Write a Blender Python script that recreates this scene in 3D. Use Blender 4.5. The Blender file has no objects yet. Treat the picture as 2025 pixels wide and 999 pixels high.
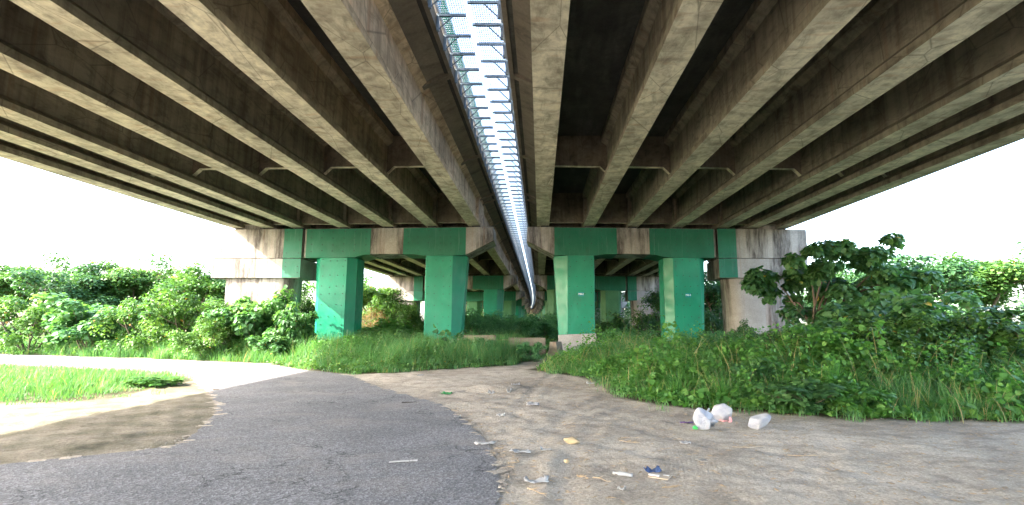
import bpy, math, random
import numpy as np
from mathutils import Vector, Matrix, Euler

# ------------------------------------------------------------------ camera, world, sun, exposure
SC = bpy.context.scene
COL = SC.collection
CAMH = 1.9
TH = math.atan(138.5 / 1000.0)
cd = bpy.data.cameras.new('camera'); cam = bpy.data.objects.new('camera', cd); COL.objects.link(cam)
cam.location = (0, 0, CAMH); cam.rotation_euler = (math.pi / 2 + TH, 0, 0)
cd.sensor_fit = 'HORIZONTAL'; cd.sensor_width = 36.0; cd.lens = 36.0 * 1000 / 2025
cd.shift_x = -55.5 / 2025; cd.clip_start = 0.05; cd.clip_end = 5000
SC.camera = cam

SUN_TO = Vector((-1.0, -0.42, 0.77)).normalized()
elev = math.asin(SUN_TO.z)
w = bpy.data.worlds.new('World'); SC.world = w; w.use_nodes = True
nt = w.node_tree; bg = nt.nodes['Background']
sky = nt.nodes.new('ShaderNodeTexSky'); sky.sky_type = 'NISHITA'; sky.sun_disc = False
sky.sun_elevation = elev; sky.sun_rotation = math.atan2(SUN_TO.x, SUN_TO.y)
sky.air_density = 1.0; sky.dust_density = 3.0; sky.ozone_density = 1.0
nt.links.new(sky.outputs[0], bg.inputs[0]); bg.inputs[1].default_value = 0.15
sd = bpy.data.lights.new('sun', 'SUN'); sd.energy = 2.3; sd.angle = math.radians(0.6); sd.color = (1, .93, .82)
so = bpy.data.objects.new('sun', sd); COL.objects.link(so)
so.rotation_euler = (-SUN_TO).to_track_quat('-Z', 'Y').to_euler()
SC.view_settings.view_transform = 'Standard'; SC.view_settings.look = 'None'
SC.view_settings.exposure = 3.7; SC.view_settings.gamma = 1.0
SC.cycles.max_bounces = 7; SC.cycles.diffuse_bounces = 5; SC.cycles.transmission_bounces = 4; SC.cycles.glossy_bounces = 2
SC.cycles.transparent_max_bounces = 6

# ------------------------------------------------------------------ helpers
rng = np.random.default_rng(7)
def G(x, y, z=0.0):
    """ground point under a spot read off the photograph (survey of the place, real metres)"""
    dx = (x - 1068) / 1000; v = (499.5 - y) / 1000
    dy = math.cos(TH) - v * math.sin(TH); dz = math.sin(TH) + v * math.cos(TH)
    t = (z - CAMH) / dz
    return (dx * t, dy * t)
def XZ(x, y, Y):
    dx = (x - 1068) / 1000; v = (499.5 - y) / 1000
    dy = math.cos(TH) - v * math.sin(TH); dz = math.sin(TH) + v * math.cos(TH)
    t = Y / dy
    return dx * t, CAMH + dz * t

def mesh_np(name, V, F, mats, parent=None, attr=None, smooth=False, midx=None, nv=4):
    V = np.asarray(V, dtype=np.float32).reshape(-1, 3); F = np.asarray(F, dtype=np.int32).reshape(-1, nv)
    me = bpy.data.meshes.new(name)
    me.vertices.add(len(V)); me.vertices.foreach_set('co', V.ravel())
    me.loops.add(F.size); me.loops.foreach_set('vertex_index', F.ravel())
    me.polygons.add(len(F)); me.polygons.foreach_set('loop_start', np.arange(0, F.size, nv, dtype=np.int32))
    if midx is not None: me.polygons.foreach_set('material_index', np.asarray(midx, dtype=np.int32))
    if smooth: me.polygons.foreach_set('use_smooth', np.ones(len(F), dtype=bool))
    me.update(calc_edges=True); me.validate()
    for m in (mats if isinstance(mats, (list, tuple)) else [mats]): me.materials.append(m)
    if attr is not None:
        a = me.attributes.new('v', 'FLOAT', 'POINT'); a.data.foreach_set('value', np.asarray(attr, dtype=np.float32))
    o = bpy.data.objects.new(name, me); COL.objects.link(o)
    if parent: o.parent = parent
    return o

class MB:
    """collects boxes, prisms and tubes, links them as one mesh"""
    def __init__(s): s.v = []; s.f = []; s.m = []; s.mi = 0
    def add(s, vs, fs):
        b = len(s.v); s.v += [tuple(p) for p in vs]; s.f += [tuple(i + b for i in f) for f in fs]; s.m += [s.mi] * len(fs)
    def box(s, x0, x1, y0, y1, z0, z1, zf=None):
        vs = [(x, y, z) for z in (z0, z1) for y in (y0, y1) for x in (x0, x1)]
        if zf: vs = [(x, y, z + zf(x)) for x, y, z in vs]
        s.add(vs, [(0, 2, 3, 1), (4, 5, 7, 6), (0, 1, 5, 4), (2, 6, 7, 3), (0, 4, 6, 2), (1, 3, 7, 5)])
    def prism(s, prof, y0, y1):                      # prof: (x, z) outline, extruded along y
        n = len(prof); a = sum(prof[i][0] * prof[(i + 1) % n][1] - prof[(i + 1) % n][0] * prof[i][1] for i in range(n))
        if a < 0: prof = prof[::-1]
        vs = [(x, y0, z) for x, z in prof] + [(x, y1, z) for x, z in prof]
        s.add(vs, [tuple(range(n)), tuple(range(2 * n - 1, n - 1, -1))] + [(i, i + n, (i + 1) % n + n, (i + 1) % n) for i in range(n)])
    def loft(s, rings):                              # rings: list of equal-length 3-D loops, capped
        n = len(rings[0]); vs = [p for r in rings for p in r]
        fs = [tuple(range(n - 1, -1, -1)), tuple((len(rings) - 1) * n + i for i in range(n))]
        for k in range(len(rings) - 1):
            for i in range(n): fs.append((k * n + i, k * n + (i + 1) % n, (k + 1) * n + (i + 1) % n, (k + 1) * n + i))
        s.add(vs, fs)
    def tube(s, pts, rad, n=6):
        pts = [Vector(p) for p in pts]; rings = []
        if not hasattr(rad, '__len__'): rad = [rad] * len(pts)
        for i, p in enumerate(pts):
            d = (pts[min(i + 1, len(pts) - 1)] - pts[max(i - 1, 0)]).normalized()
            a = d.cross(Vector((0, 0, 1)) if abs(d.z) < .9 else Vector((1, 0, 0))).normalized(); b = d.cross(a)
            rings.append([tuple(p + (a * math.cos(2 * math.pi * k / n) + b * math.sin(2 * math.pi * k / n)) * rad[i]) for k in range(n)])
        s.loft(rings)
    def build(s, name, mats, parent=None, smooth=False, bevel=0):
        me = bpy.data.meshes.new(name); me.from_pydata(s.v, [], s.f); me.update()
        for m in (mats if isinstance(mats, (list, tuple)) else [mats]): me.materials.append(m)
        me.polygons.foreach_set('material_index', s.m)
        if smooth: me.polygons.foreach_set('use_smooth', [True] * len(s.f))
        import bmesh
        bm = bmesh.new(); bm.from_mesh(me); bmesh.ops.recalc_face_normals(bm, faces=bm.faces)
        if bevel: bmesh.ops.bevel(bm, geom=list(bm.edges), offset=bevel, segments=1, affect='EDGES')
        bm.to_mesh(me); bm.free()
        o = bpy.data.objects.new(name, me); COL.objects.link(o)
        if parent: o.parent = parent
        return o

def tag(o, label=None, cat=None, group=None, kind=None):
    if label: o['label'] = label
    if cat: o['category'] = cat
    if group: o['group'] = group
    if kind: o['kind'] = kind
    return o
def empty(name, loc=(0, 0, 0), rz=0):
    o = bpy.data.objects.new(name, None); COL.objects.link(o); o.location = loc; o.rotation_euler = (0, 0, rz)
    o.empty_display_size = .3
    return o
def copy_tree(o, parent=None):
    c = o.copy(); COL.objects.link(c)
    if parent: c.parent = parent
    for ch in [k for k in o.children]: copy_tree(ch, c)
    return c

# ------------------------------------------------------------------ materials
def new_mat(name):
    m = bpy.data.materials.new(name); m.use_nodes = True
    return m, m.node_tree, m.node_tree.nodes['Principled BSDF']
def N(nt, t, **kw):
    n = nt.nodes.new(t)
    for k, v in kw.items():
        if k in n.inputs: n.inputs[k].default_value = v
        else: setattr(n, k, v)
    return n
def coords(nt, scale=(1, 1, 1), world=False):
    if world:
        tc = N(nt, 'ShaderNodeNewGeometry').outputs['Position']
    else: tc = N(nt, 'ShaderNodeTexCoord').outputs['Object']
    mp = N(nt, 'ShaderNodeMapping'); mp.inputs['Scale'].default_value = scale; nt.links.new(tc, mp.inputs[0])
    return mp.outputs[0]
def noise(nt, co, scale, detail=5, rough=.6, dist=0):
    n = N(nt, 'ShaderNodeTexNoise'); n.inputs['Scale'].default_value = scale; n.inputs['Detail'].default_value = detail
    n.inputs['Roughness'].default_value = rough; n.inputs['Distortion'].default_value = dist
    nt.links.new(co, n.inputs['Vector']); return n.outputs['Fac']
def ramp(nt, fac, stops):
    r = N(nt, 'ShaderNodeValToRGB'); el = r.color_ramp.elements
    while len(el) < len(stops): el.new(.5)
    for e, (p, c) in zip(el, stops):
        e.position = p; e.color = tuple(c) + (1,) if len(c) == 3 else c
    nt.links.new(fac, r.inputs[0]); return r.outputs[0]
def g3(v): return (v, v, v)
def mixc(nt, fac, a, b, mode='MIX'):
    m = N(nt, 'ShaderNodeMix', data_type='RGBA', blend_type=mode)
    for sock, val in ((m.inputs[0], fac), (m.inputs[6], a), (m.inputs[7], b)):
        if hasattr(val, 'is_linked') or hasattr(val, 'links'): nt.links.new(val, sock)
        elif isinstance(val, (int, float)): sock.default_value = val
        else: sock.default_value = tuple(val) + (1,)
    return m.outputs[2]
def bump(nt, h, bsdf, strength=.3, dist=.02):
    b = N(nt, 'ShaderNodeBump'); b.inputs['Strength'].default_value = strength; b.inputs['Distance'].default_value = dist
    nt.links.new(h, b.inputs['Height']); nt.links.new(b.outputs[0], bsdf.inputs['Normal'])

def concrete(name, c1, c2, stain=.5, stain_col=(.06, .05, .042), streak_scale=(2.2, 2.2, .12), lo=.48, hi=.66, rust=0.0):
    m, nt, b = new_mat(name)
    co = coords(nt); base = ramp(nt, noise(nt, co, 1.3, 8, .65), [(.3, c1), (.7, c2)])
    fine = ramp(nt, noise(nt, co, 14, 6, .7), [(.3, g3(.78)), (.7, g3(1.08))])
    base = mixc(nt, 1.0, base, fine, 'MULTIPLY')
    st = noise(nt, coords(nt, streak_scale), 1.0, 5, .62, .15)
    sf = ramp(nt, st, [(lo, g3(0)), (hi, g3(stain))])
    br = ramp(nt, noise(nt, coords(nt, (1, 1, .16)), 5.0, 8, .75, .3), [(.36, g3(.25)), (.58, g3(1.0))])
    sf = mixc(nt, 1.0, sf, br, 'MULTIPLY')
    base = mixc(nt, sf, base, stain_col)
    if rust:
        st2 = noise(nt, coords(nt, (5.3, 5.3, .1)), 1.0, 3, .5)
        base = mixc(nt, ramp(nt, st2, [(.56, g3(0)), (.68, g3(rust))]), base, (.34, .13, .055))
    nt.links.new(base, b.inputs['Base Color']); b.inputs['Roughness'].default_value = .88
    b.inputs['Specular IOR Level'].default_value = .25
    bump(nt, noise(nt, co, 22, 8, .7), b, .35, .01)
    return m
M = {}
# girders: tan concrete, brown stained webs with shade painted in, patchy pale form marks and cracks on the soffits
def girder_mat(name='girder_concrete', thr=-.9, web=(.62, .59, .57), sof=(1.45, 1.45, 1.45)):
    m, nt, b = new_mat(name)
    co = coords(nt)
    base = ramp(nt, noise(nt, co, 1.1, 8, .7), [(.3, (.35, .31, .23)), (.72, (.46, .41, .305))])
    patch = noise(nt, coords(nt, (2.2, .9, 2.2)), 1.6, 9, .72, .6)
    base = mixc(nt, 1.0, base, ramp(nt, patch, [(.36, g3(.62)), (.5, g3(1.0)), (.62, g3(1.13))]), 'MULTIPLY')
    st = noise(nt, coords(nt, (2.0, 2.6, .14)), 1.0, 5, .65, .2)
    base = mixc(nt, ramp(nt, st, [(.44, g3(0)), (.66, g3(.55))]), base, (.11, .082, .06))
    st2 = noise(nt, coords(nt, (1.2, 4.1, .12)), 1.0, 3, .5)
    base = mixc(nt, ramp(nt, st2, [(.58, g3(0)), (.70, g3(.3))]), base, (.28, .15, .08))
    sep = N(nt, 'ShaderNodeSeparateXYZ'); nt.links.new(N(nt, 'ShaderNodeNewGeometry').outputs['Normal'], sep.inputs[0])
    # light and shade put in the colour: soffits paled, webs darkened beyond their stains
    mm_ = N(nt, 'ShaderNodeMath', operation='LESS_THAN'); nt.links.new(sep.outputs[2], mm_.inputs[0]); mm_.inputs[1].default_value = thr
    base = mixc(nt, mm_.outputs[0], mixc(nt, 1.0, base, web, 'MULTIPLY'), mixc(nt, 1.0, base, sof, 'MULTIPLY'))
    sx_ = N(nt, 'ShaderNodeSeparateXYZ'); nt.links.new(co, sx_.inputs[0])
    md = N(nt, 'ShaderNodeMath', operation='PINGPONG'); nt.links.new(sx_.outputs[1], md.inputs[0]); md.inputs[1].default_value = .92
    base = mixc(nt, ramp(nt, md.outputs[0], [(0, g3(.45)), (.012, g3(0))]), base, (.09, .075, .06))
    pt = noise(nt, coords(nt, (1, .35, 1)), .9, 3, .4)
    base = mixc(nt, 1.0, base, ramp(nt, pt, [(.38, g3(.80)), (.5, g3(1)), (.62, g3(1.14))]), 'MULTIPLY')
    vo = N(nt, 'ShaderNodeTexVoronoi', feature='DISTANCE_TO_EDGE'); vo.inputs['Scale'].default_value = .55
    nt.links.new(coords(nt, (1.5, .8, 1.5)), vo.inputs['Vector'])
    base = mixc(nt, ramp(nt, vo.outputs[0], [(.0, g3(.55)), (.012, g3(0))]), base, (.07, .055, .04))
    nt.links.new(base, b.inputs['Base Color']); b.inputs['Roughness'].default_value = .88
    b.inputs['Specular IOR Level'].default_value = .2
    bump(nt, noise(nt, co, 18, 8, .7), b, .4, .012)
    return m
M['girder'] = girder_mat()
M['girder_gap_lit'] = girder_mat('girder_concrete_gap_lit', -.9, (1.45, 1.25, 1.12), (1.3, 1.3, 1.3))  # sky light from the gap painted in: web colour raised to peach
M['diaphragm'] = girder_mat('diaphragm_concrete', -.3, (.36, .33, .31), (1.5, 1.5, 1.45))  # same painted shade on the upright faces, undersides paled as if lit
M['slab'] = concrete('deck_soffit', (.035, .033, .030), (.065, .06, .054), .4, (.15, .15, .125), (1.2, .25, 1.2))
M['edge'] = concrete('edge_concrete', (.16, .135, .105), (.25, .21, .16), .6, (.06, .05, .04), (1.0, 1.8, .3))
M['cap'] = concrete('cap_concrete', (.33, .30, .26), (.46, .42, .37), .95, (.07, .06, .052), (1.0, 1.0, .10), .46, .56, rust=.12)
M['wall'] = concrete('pier_concrete', (.33, .305, .275), (.44, .415, .38), .95, (.08, .068, .058), (.65, .65, .05), .49, .57, rust=.15)
M['block'] = concrete('block_concrete', (.36, .335, .31), (.52, .485, .45), .4, (.28, .19, .14), (3, 3, 1.5), .5, .7)
M['kerb'] = concrete('old_block_concrete', (.20, .17, .125), (.31, .27, .20), .6, (.18, .10, .06), (3, 3, 1.5), .45, .65)

def paint(name, col, dark, rough=.42, streak=.35):
    m, nt, b = new_mat(name)
    co = coords(nt)
    base = ramp(nt, noise(nt, co, .8, 4, .5), [(.3, dark), (.7, col)])
    pale = tuple(min(1, c * .7 + .22) for c in col)
    st = noise(nt, coords(nt, (7, 7, .35)), 1.0, 4, .7)
    base = mixc(nt, ramp(nt, st, [(.58, g3(0)), (.74, g3(streak))]), base, pale)
    fade = noise(nt, coords(nt, (.9, .9, .45)), 1.3, 7, .65, .5)
    base = mixc(nt, ramp(nt, fade, [(.5, g3(0)), (.72, g3(.35))]), base, tuple(min(1, c * 1.1 + .05) for c in col))
    sz = N(nt, 'ShaderNodeSeparateXYZ'); nt.links.new(co, sz.inputs[0])
    ad = N(nt, 'ShaderNodeMath', operation='ADD'); nt.links.new(sz.outputs[2], ad.inputs[0])
    nn_ = N(nt, 'ShaderNodeMath', operation='MULTIPLY'); nt.links.new(noise(nt, co, 3.0, 7, .7), nn_.inputs[0]); nn_.inputs[1].default_value = 1.6; nt.links.new(nn_.outputs[0], ad.inputs[1])
    base = mixc(nt, ramp(nt, ad.outputs[0], [(.0, g3(.0)), (.2, g3(.5)), (1.0, g3(0))]) if False else ramp(nt, ad.outputs[0], [(.35, g3(.6)), (1.0, g3(0))]), base, (.16, .17, .12))
    dirt = noise(nt, coords(nt, (1.4, 1.4, .5)), 1.5, 8, .75)
    base = mixc(nt, ramp(nt, dirt, [(.56, g3(0)), (.78, g3(.4))]), base, (.05, .07, .045))
    nt.links.new(base, b.inputs['Base Color'])
    rr = ramp(nt, noise(nt, co, 2.2, 6, .6), [(.3, g3(rough - .1)), (.7, g3(rough + .16))])
    nt.links.new(rr, b.inputs['Roughness'])
    bump(nt, noise(nt, co, 1.1, 3, .5), b, .25, .05)
    return m
M['green'] = paint('green_paint', (.002, .27, .145), (.002, .20, .105), .42, .10)
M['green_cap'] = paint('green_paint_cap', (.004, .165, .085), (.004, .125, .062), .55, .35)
M['green_far'] = paint('green_paint_olive', (.07, .22, .085), (.05, .17, .065), .6, .1)
def plain(name, col, rough=.6, metal=0.0, var=.15, scale=6):
    m, nt, b = new_mat(name)
    lo = tuple(c * (1 - var) for c in col); hi = tuple(min(1, c * (1 + var)) for c in col)
    nt.links.new(ramp(nt, noise(nt, coords(nt), scale, 5, .6), [(.3, lo), (.7, hi)]), b.inputs['Base Color'])
    b.inputs['Roughness'].default_value = rough; b.inputs['Metallic'].default_value = metal
    return m
M['bolt'] = plain('bolt_head', (.012, .055, .04), .5)
M['bearing'] = plain('bearing_rubber', (.03, .03, .032), .7)
M['steel'] = plain('painted_steel', (.13, .17, .20), .5, .1)
M['galv'] = plain('galvanised_bar', (.40, .415, .43), .6, .2)
M['sign'] = plain('sign_teal', (.0, .24, .27), .4, 0, .05)
M['letter'] = plain('sign_lettering', (.82, .9, .9), .5, 0, .03)
M['cream'] = plain('cream_wall', (.75, .66, .42), .8, 0, .1, .3)
M['bark'] = plain('bark', (.14, .105, .075), .9, 0, .35, 8)
M['paperw'] = plain('white_paper', (.50, .49, .48), .8, 0, .06, 8)
M['card'] = plain('pale_cardboard', (.46, .38, .29), .85, 0, .1, 10)
M['tan'] = plain('tan_stone', (.42, .33, .20), .85, 0, .15, 12)
M['straw'] = plain('dry_stalk', (.40, .29, .17), .9, 0, .25, 20)
M['stone'] = plain('grey_stone', (.30, .28, .25), .9, 0, .25, 9)
M['blue'] = plain('blue_plastic', (.06, .10, .22), .45, 0, .3, 18)
M['purple'] = plain('purple_plastic', (.16, .08, .26), .5, 0, .2, 10)
M['greenp'] = plain('green_plastic', (.05, .42, .10), .5, 0, .1, 10)
M['pinkp'] = plain('pink_plastic', (.80, .38, .38), .5, 0, .1, 10)
M['dark'] = plain('dark_twig', (.04, .033, .028), .9, 0, .2, 10)

def bag_mat():
    m, nt, b = new_mat('white_bag_plastic')  # thin, crinkled
    co = coords(nt)
    c = ramp(nt, noise(nt, co, 5, 5, .6), [(.35, (.42, .44, .53)), (.6, (.56, .57, .61)), (.8, (.58, .43, .43))])
    nt.links.new(c, b.inputs['Base Color']); b.inputs['Roughness'].default_value = .32
    b.inputs['Subsurface Weight'].default_value = .25; b.inputs['Subsurface Radius'].default_value = (.06, .06, .06)
    bump(nt, noise(nt, co, 13, 7, .7, 2.5), b, 1.0, .05)
    return m
M['bag'] = bag_mat()
def panel_mat(name, col):
    m, nt, b = new_mat(name)
    tr = N(nt, 'ShaderNodeBsdfTranslucent'); tr.inputs[0].default_value = col + (1,)
    b.inputs['Base Color'].default_value = col + (1,); b.inputs['Roughness'].default_value = 1.0; b.inputs['Specular IOR Level'].default_value = 0.0
    mx = N(nt, 'ShaderNodeMixShader'); mx.inputs[0].default_value = .75
    nt.links.new(b.outputs[0], mx.inputs[1]); nt.links.new(tr.outputs[0], mx.inputs[2])
    nt.links.new(mx.outputs[0], nt.nodes['Material Output'].inputs[0])
    return m
M['pgreen'] = panel_mat('green_panel', (.008, .16, .10)); M['pblue'] = panel_mat('blue_panel', (.04, .14, .20)); M['pwhite'] = panel_mat('clear_panel', (.78, .84, .90))

def leaf_mat(name, stops, trans=.38, rough=.5):
    m, nt, b = new_mat(name)
    at = N(nt, 'ShaderNodeAttribute'); at.attribute_name = 'v'
    c = ramp(nt, at.outputs['Fac'], stops)
    nt.links.new(c, b.inputs['Base Color']); b.inputs['Roughness'].default_value = rough; b.inputs['Specular IOR Level'].default_value = .35
    tr = N(nt, 'ShaderNodeBsdfTranslucent')
    nt.links.new(mixc(nt, 1.0, c, (1.25, 1.35, .55), 'MULTIPLY'), tr.inputs[0])
    mx = N(nt, 'ShaderNodeMixShader'); mx.inputs[0].default_value = trans
    nt.links.new(b.outputs[0], mx.inputs[1]); nt.links.new(tr.outputs[0], mx.inputs[2])
    nt.links.new(mx.outputs[0], nt.nodes['Material Output'].inputs[0])
    return m
M['leaf'] = leaf_mat('leaf_green', [(0, (.035, .095, .025)), (.5, (.085, .19, .045)), (.95, (.16, .27, .065)), (.985, (.34, .28, .05)), (1, (.35, .20, .05))])
M['leafbroad'] = leaf_mat('leaf_broad', [(0, (.035, .11, .045)), (.5, (.08, .20, .075)), (.96, (.15, .28, .10)), (.99, (.50, .38, .05)), (1, (.5, .36, .05))])
M['leafdark'] = leaf_mat('leaf_dark', [(0, (.025, .08, .03)), (.6, (.06, .145, .05)), (1, (.11, .22, .07))], .34)
M['feather'] = leaf_mat('leaf_feathery', [(0, (.06, .18, .085)), (.6, (.13, .31, .14)), (1, (.22, .42, .19))], .42)
M['weed'] = leaf_mat('leaf_weed', [(0, (.045, .15, .035)), (.5, (.10, .26, .06)), (1, (.20, .37, .09))], .42)
M['grass'] = leaf_mat('grass_blade', [(0, (.045, .14, .055)), (.45, (.09, .235, .085)), (.88, (.17, .33, .12)), (.95, (.30, .30, .13)), (1, (.42, .33, .18))], .42)
M['dry'] = leaf_mat('leaf_dry', [(0, (.12, .065, .03)), (.6, (.22, .13, .06)), (1, (.30, .2, .1))], .3)

def ground_mat():
    m, nt, b = new_mat('dirt_ground')
    co = coords(nt)
    big = noise(nt, co, .35, 6, .6, .4)
    base = ramp(nt, big, [(.3, (.33, .285, .23)), (.5, (.47, .415, .34)), (.72, (.60, .54, .45))])
    med = ramp(nt, noise(nt, coords(nt, (1, 1.5, 1)), 1.7, 9, .68, .3), [(.34, g3(.66)), (.5, g3(1)), (.66, g3(1.15))])
    base = mixc(nt, 1.0, base, med, 'MULTIPLY')
    fine = ramp(nt, noise(nt, co, 26, 8, .75), [(.3, g3(.55)), (.55, g3(1.0)), (.72, g3(1.45))])
    base = mixc(nt, 1.0, base, fine, 'MULTIPLY')
    # straw and chips trodden in
    st = noise(nt, coords(nt, (7, 17, 1)), 2.1, 5, .65, .5)
    base = mixc(nt, ramp(nt, st, [(.66, g3(0)), (.72, g3(.5))]), base, (.40, .27, .16))
    vo = N(nt, 'ShaderNodeTexVoronoi'); vo.inputs['Scale'].default_value = 17; nt.links.new(co, vo.inputs['Vector'])
    base = mixc(nt, ramp(nt, vo.outputs['Distance'], [(.05, g3(.55)), (.12, g3(0))]), base, (.46, .43, .39))
    dk = noise(nt, coords(nt, (.7, 1.1, 1)), .8, 8, .72, .7)
    base = mixc(nt, ramp(nt, dk, [(.54, g3(0)), (.68, g3(.55))]), base, (.19, .155, .12))
    # vegetated soil
    at = N(nt, 'ShaderNodeAttribute'); at.attribute_name = 'v'
    soil = ramp(nt, noise(nt, co, 2.5, 7, .7), [(.3, (.045, .05, .022)), (.7, (.11, .10, .055))])
    base = mixc(nt, at.outputs['Fac'], base, soil)
    nt.links.new(base, b.inputs['Base Color']); b.inputs['Roughness'].default_value = .95; b.inputs['Specular IOR Level'].default_value = .15
    # tyre treads: fine ribs in curved bands
    wv = N(nt, 'ShaderNodeTexWave', wave_type='RINGS', rings_direction='Z'); wv.inputs['Scale'].default_value = 5.2
    wv.inputs['Distortion'].default_value = 2.5; wv.inputs['Detail'].default_value = 2; wv.inputs['Detail Scale'].default_value = .6
    tc = N(nt, 'ShaderNodeMapping'); tc.inputs['Location'].default_value = (6.5, -9, 0)
    nt.links.new(coords(nt), tc.inputs[0]); nt.links.new(tc.outputs[0], wv.inputs['Vector'])
    tmask = ramp(nt, noise(nt, coords(nt, (.8, .5, 1)), .9, 2, .5), [(.56, g3(0)), (.66, g3(.07))])
    h = mixc(nt, tmask, noise_rgb(nt, co), wv.outputs['Color'], 'MIX')
    bump(nt, h, b, .8, .05)
    return m
def noise_rgb(nt, co):
    n = N(nt, 'ShaderNodeTexNoise'); n.inputs['Scale'].default_value = 7; n.inputs['Detail'].default_value = 10; n.inputs['Roughness'].default_value = .75
    nt.links.new(co, n.inputs['Vector']); return n.outputs['Fac']
M['ground'] = ground_mat()
def asphalt_mat():
    m, nt, b = new_mat('old_asphalt')
    co = coords(nt)
    base = ramp(nt, noise(nt, co, .45, 6, .6, .3), [(.3, (.16, .16, .167)), (.72, (.25, .248, .252))])
    sp = N(nt, 'ShaderNodeTexVoronoi'); sp.inputs['Scale'].default_value = 42; nt.links.new(co, sp.inputs['Vector'])
    base = mixc(nt, 1.0, base, ramp(nt, sp.outputs['Color'], [(.2, g3(.62)), (.6, g3(1.0)), (.92, g3(1.55))]), 'MULTIPLY')
    base = mixc(nt, 1.0, base, ramp(nt, noise(nt, co, 60, 4, .7), [(.3, g3(.7)), (.7, g3(1.25))]), 'MULTIPLY')
    vo = N(nt, 'ShaderNodeTexVoronoi', feature='DISTANCE_TO_EDGE'); vo.inputs['Scale'].default_value = 1.0
    dn = N(nt, 'ShaderNodeTexNoise'); dn.inputs['Scale'].default_value = 2.2; dn.inputs['Detail'].default_value = 6; nt.links.new(co, dn.inputs['Vector'])
    dm = N(nt, 'ShaderNodeMix', data_type='RGBA', blend_type='ADD'); dm.inputs[0].default_value = .9
    nt.links.new(co, dm.inputs[6]); nt.links.new(dn.outputs['Color'], dm.inputs[7]); nt.links.new(dm.outputs[2], vo.inputs['Vector'])
    cm = ramp(nt, noise(nt, co, .5, 3, .5), [(.46, g3(0)), (.56, g3(1))])
    cr = mixc(nt, 1.0, ramp(nt, vo.outputs[0], [(.0, g3(.8)), (.02, g3(0))]), cm, 'MULTIPLY')
    base = mixc(nt, cr, base, (.03, .03, .032))
    # dusty patches blown onto the surface
    du = noise(nt, coords(nt, (.5, .9, 1)), .9, 9, .7, .5)
    base = mixc(nt, ramp(nt, du, [(.50, g3(0)), (.75, g3(.55))]), base, (.33, .30, .265))
    nt.links.new(base, b.inputs['Base Color']); b.inputs['Roughness'].default_value = .85; b.inputs['Specular IOR Level'].default_value = .25
    bump(nt, sp.outputs['Distance'], b, .5, .008)
    return m
M['asphalt'] = asphalt_mat()

# ------------------------------------------------------------------ ground and road
def pip(P, poly):
    x, y = P[:, 0], P[:, 1]; ins = np.zeros(len(P), bool); n = len(poly)
    for i in range(n):
        x1, y1 = poly[i]; x2, y2 = poly[(i + 1) % n]
        c = ((y1 > y) != (y2 > y)); xx = (x2 - x1) * (y - y1) / ((y2 - y1) if y2 != y1 else 1e-9) + x1
        ins ^= c & (x < xx)
    return ins
def pdist(P, poly):
    d = np.full(len(P), 1e9); n = len(poly)
    for i in range(n):
        a = np.array(poly[i]); b = np.array(poly[(i + 1) % n]); ab = b - a
        t = np.clip(((P - a) @ ab) / (ab @ ab + 1e-9), 0, 1)
        d = np.minimum(d, np.linalg.norm(P - (a + t[:, None] * ab), axis=1))
    return d
def wob(x, y, k=0):
    return (np.sin(x * 1.7 + k + 1.3 * np.sin(y * .9 + k)) + np.sin(y * 2.3 + k * 2 + 1.1 * np.sin(x * 1.4)) + .6 * np.sin(x * 4.9 + y * 3.7 + k) + .4 * np.sin(x * 9.1 - y * 7.3 + k)) / 3

road = [(-.25, -12), (-.25, -6), (-.2, -1), (-.3, 2), (-.32, 3.6)] + [G(*p) for p in [(985, 999), (990, 930), (965, 880), (930, 840), (880, 800), (820, 785), (760, 768), (700, 745), (640, 735), (610, 733), (530, 720), (346, 712)]]
road += [(-36, 33), (-70, 44), (-70, 35), (-36, 25.5)]
road += [G(*p) for p in [(346, 741), (375, 747), (405, 770), (428, 795), (425, 815), (400, 850), (346, 885)]] + [(-9, 6.2), (-16, 4.2), (-45, 0), (-45, -12)]
def jitter_poly(poly, step=.22, amp=.05):
    out = []
    for i, a in enumerate(poly):
        b = poly[(i + 1) % len(poly)]; L = math.dist(a, b); n = max(1, int(L / step)) if L < 12 else 1
        for k in range(n):
            t = k / n; out.append((a[0] + (b[0] - a[0]) * t, a[1] + (b[1] - a[1]) * t))
    # smooth then jitter
    P = np.array(out)
    for _ in range(6): P = .5 * P + .25 * (np.roll(P, 1, 0) + np.roll(P, -1, 0))
    P += rng.normal(0, amp * .4, P.shape); P[:, 0] += amp * .8 * wob(P[:, 0] * 1.3, P[:, 1] * 1.9, 4); P[:, 1] += amp * .8 * wob(P[:, 0] * 1.7, P[:, 1] * 1.2, 8)
    return [tuple(p) for p in P]
roadj = jitter_poly(road)
mb = MB(); mb.add([(x, y, .004) for x, y in roadj], [tuple(range(len(roadj)))])
tag(mb.build('road', M['asphalt']), kind='structure')

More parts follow.
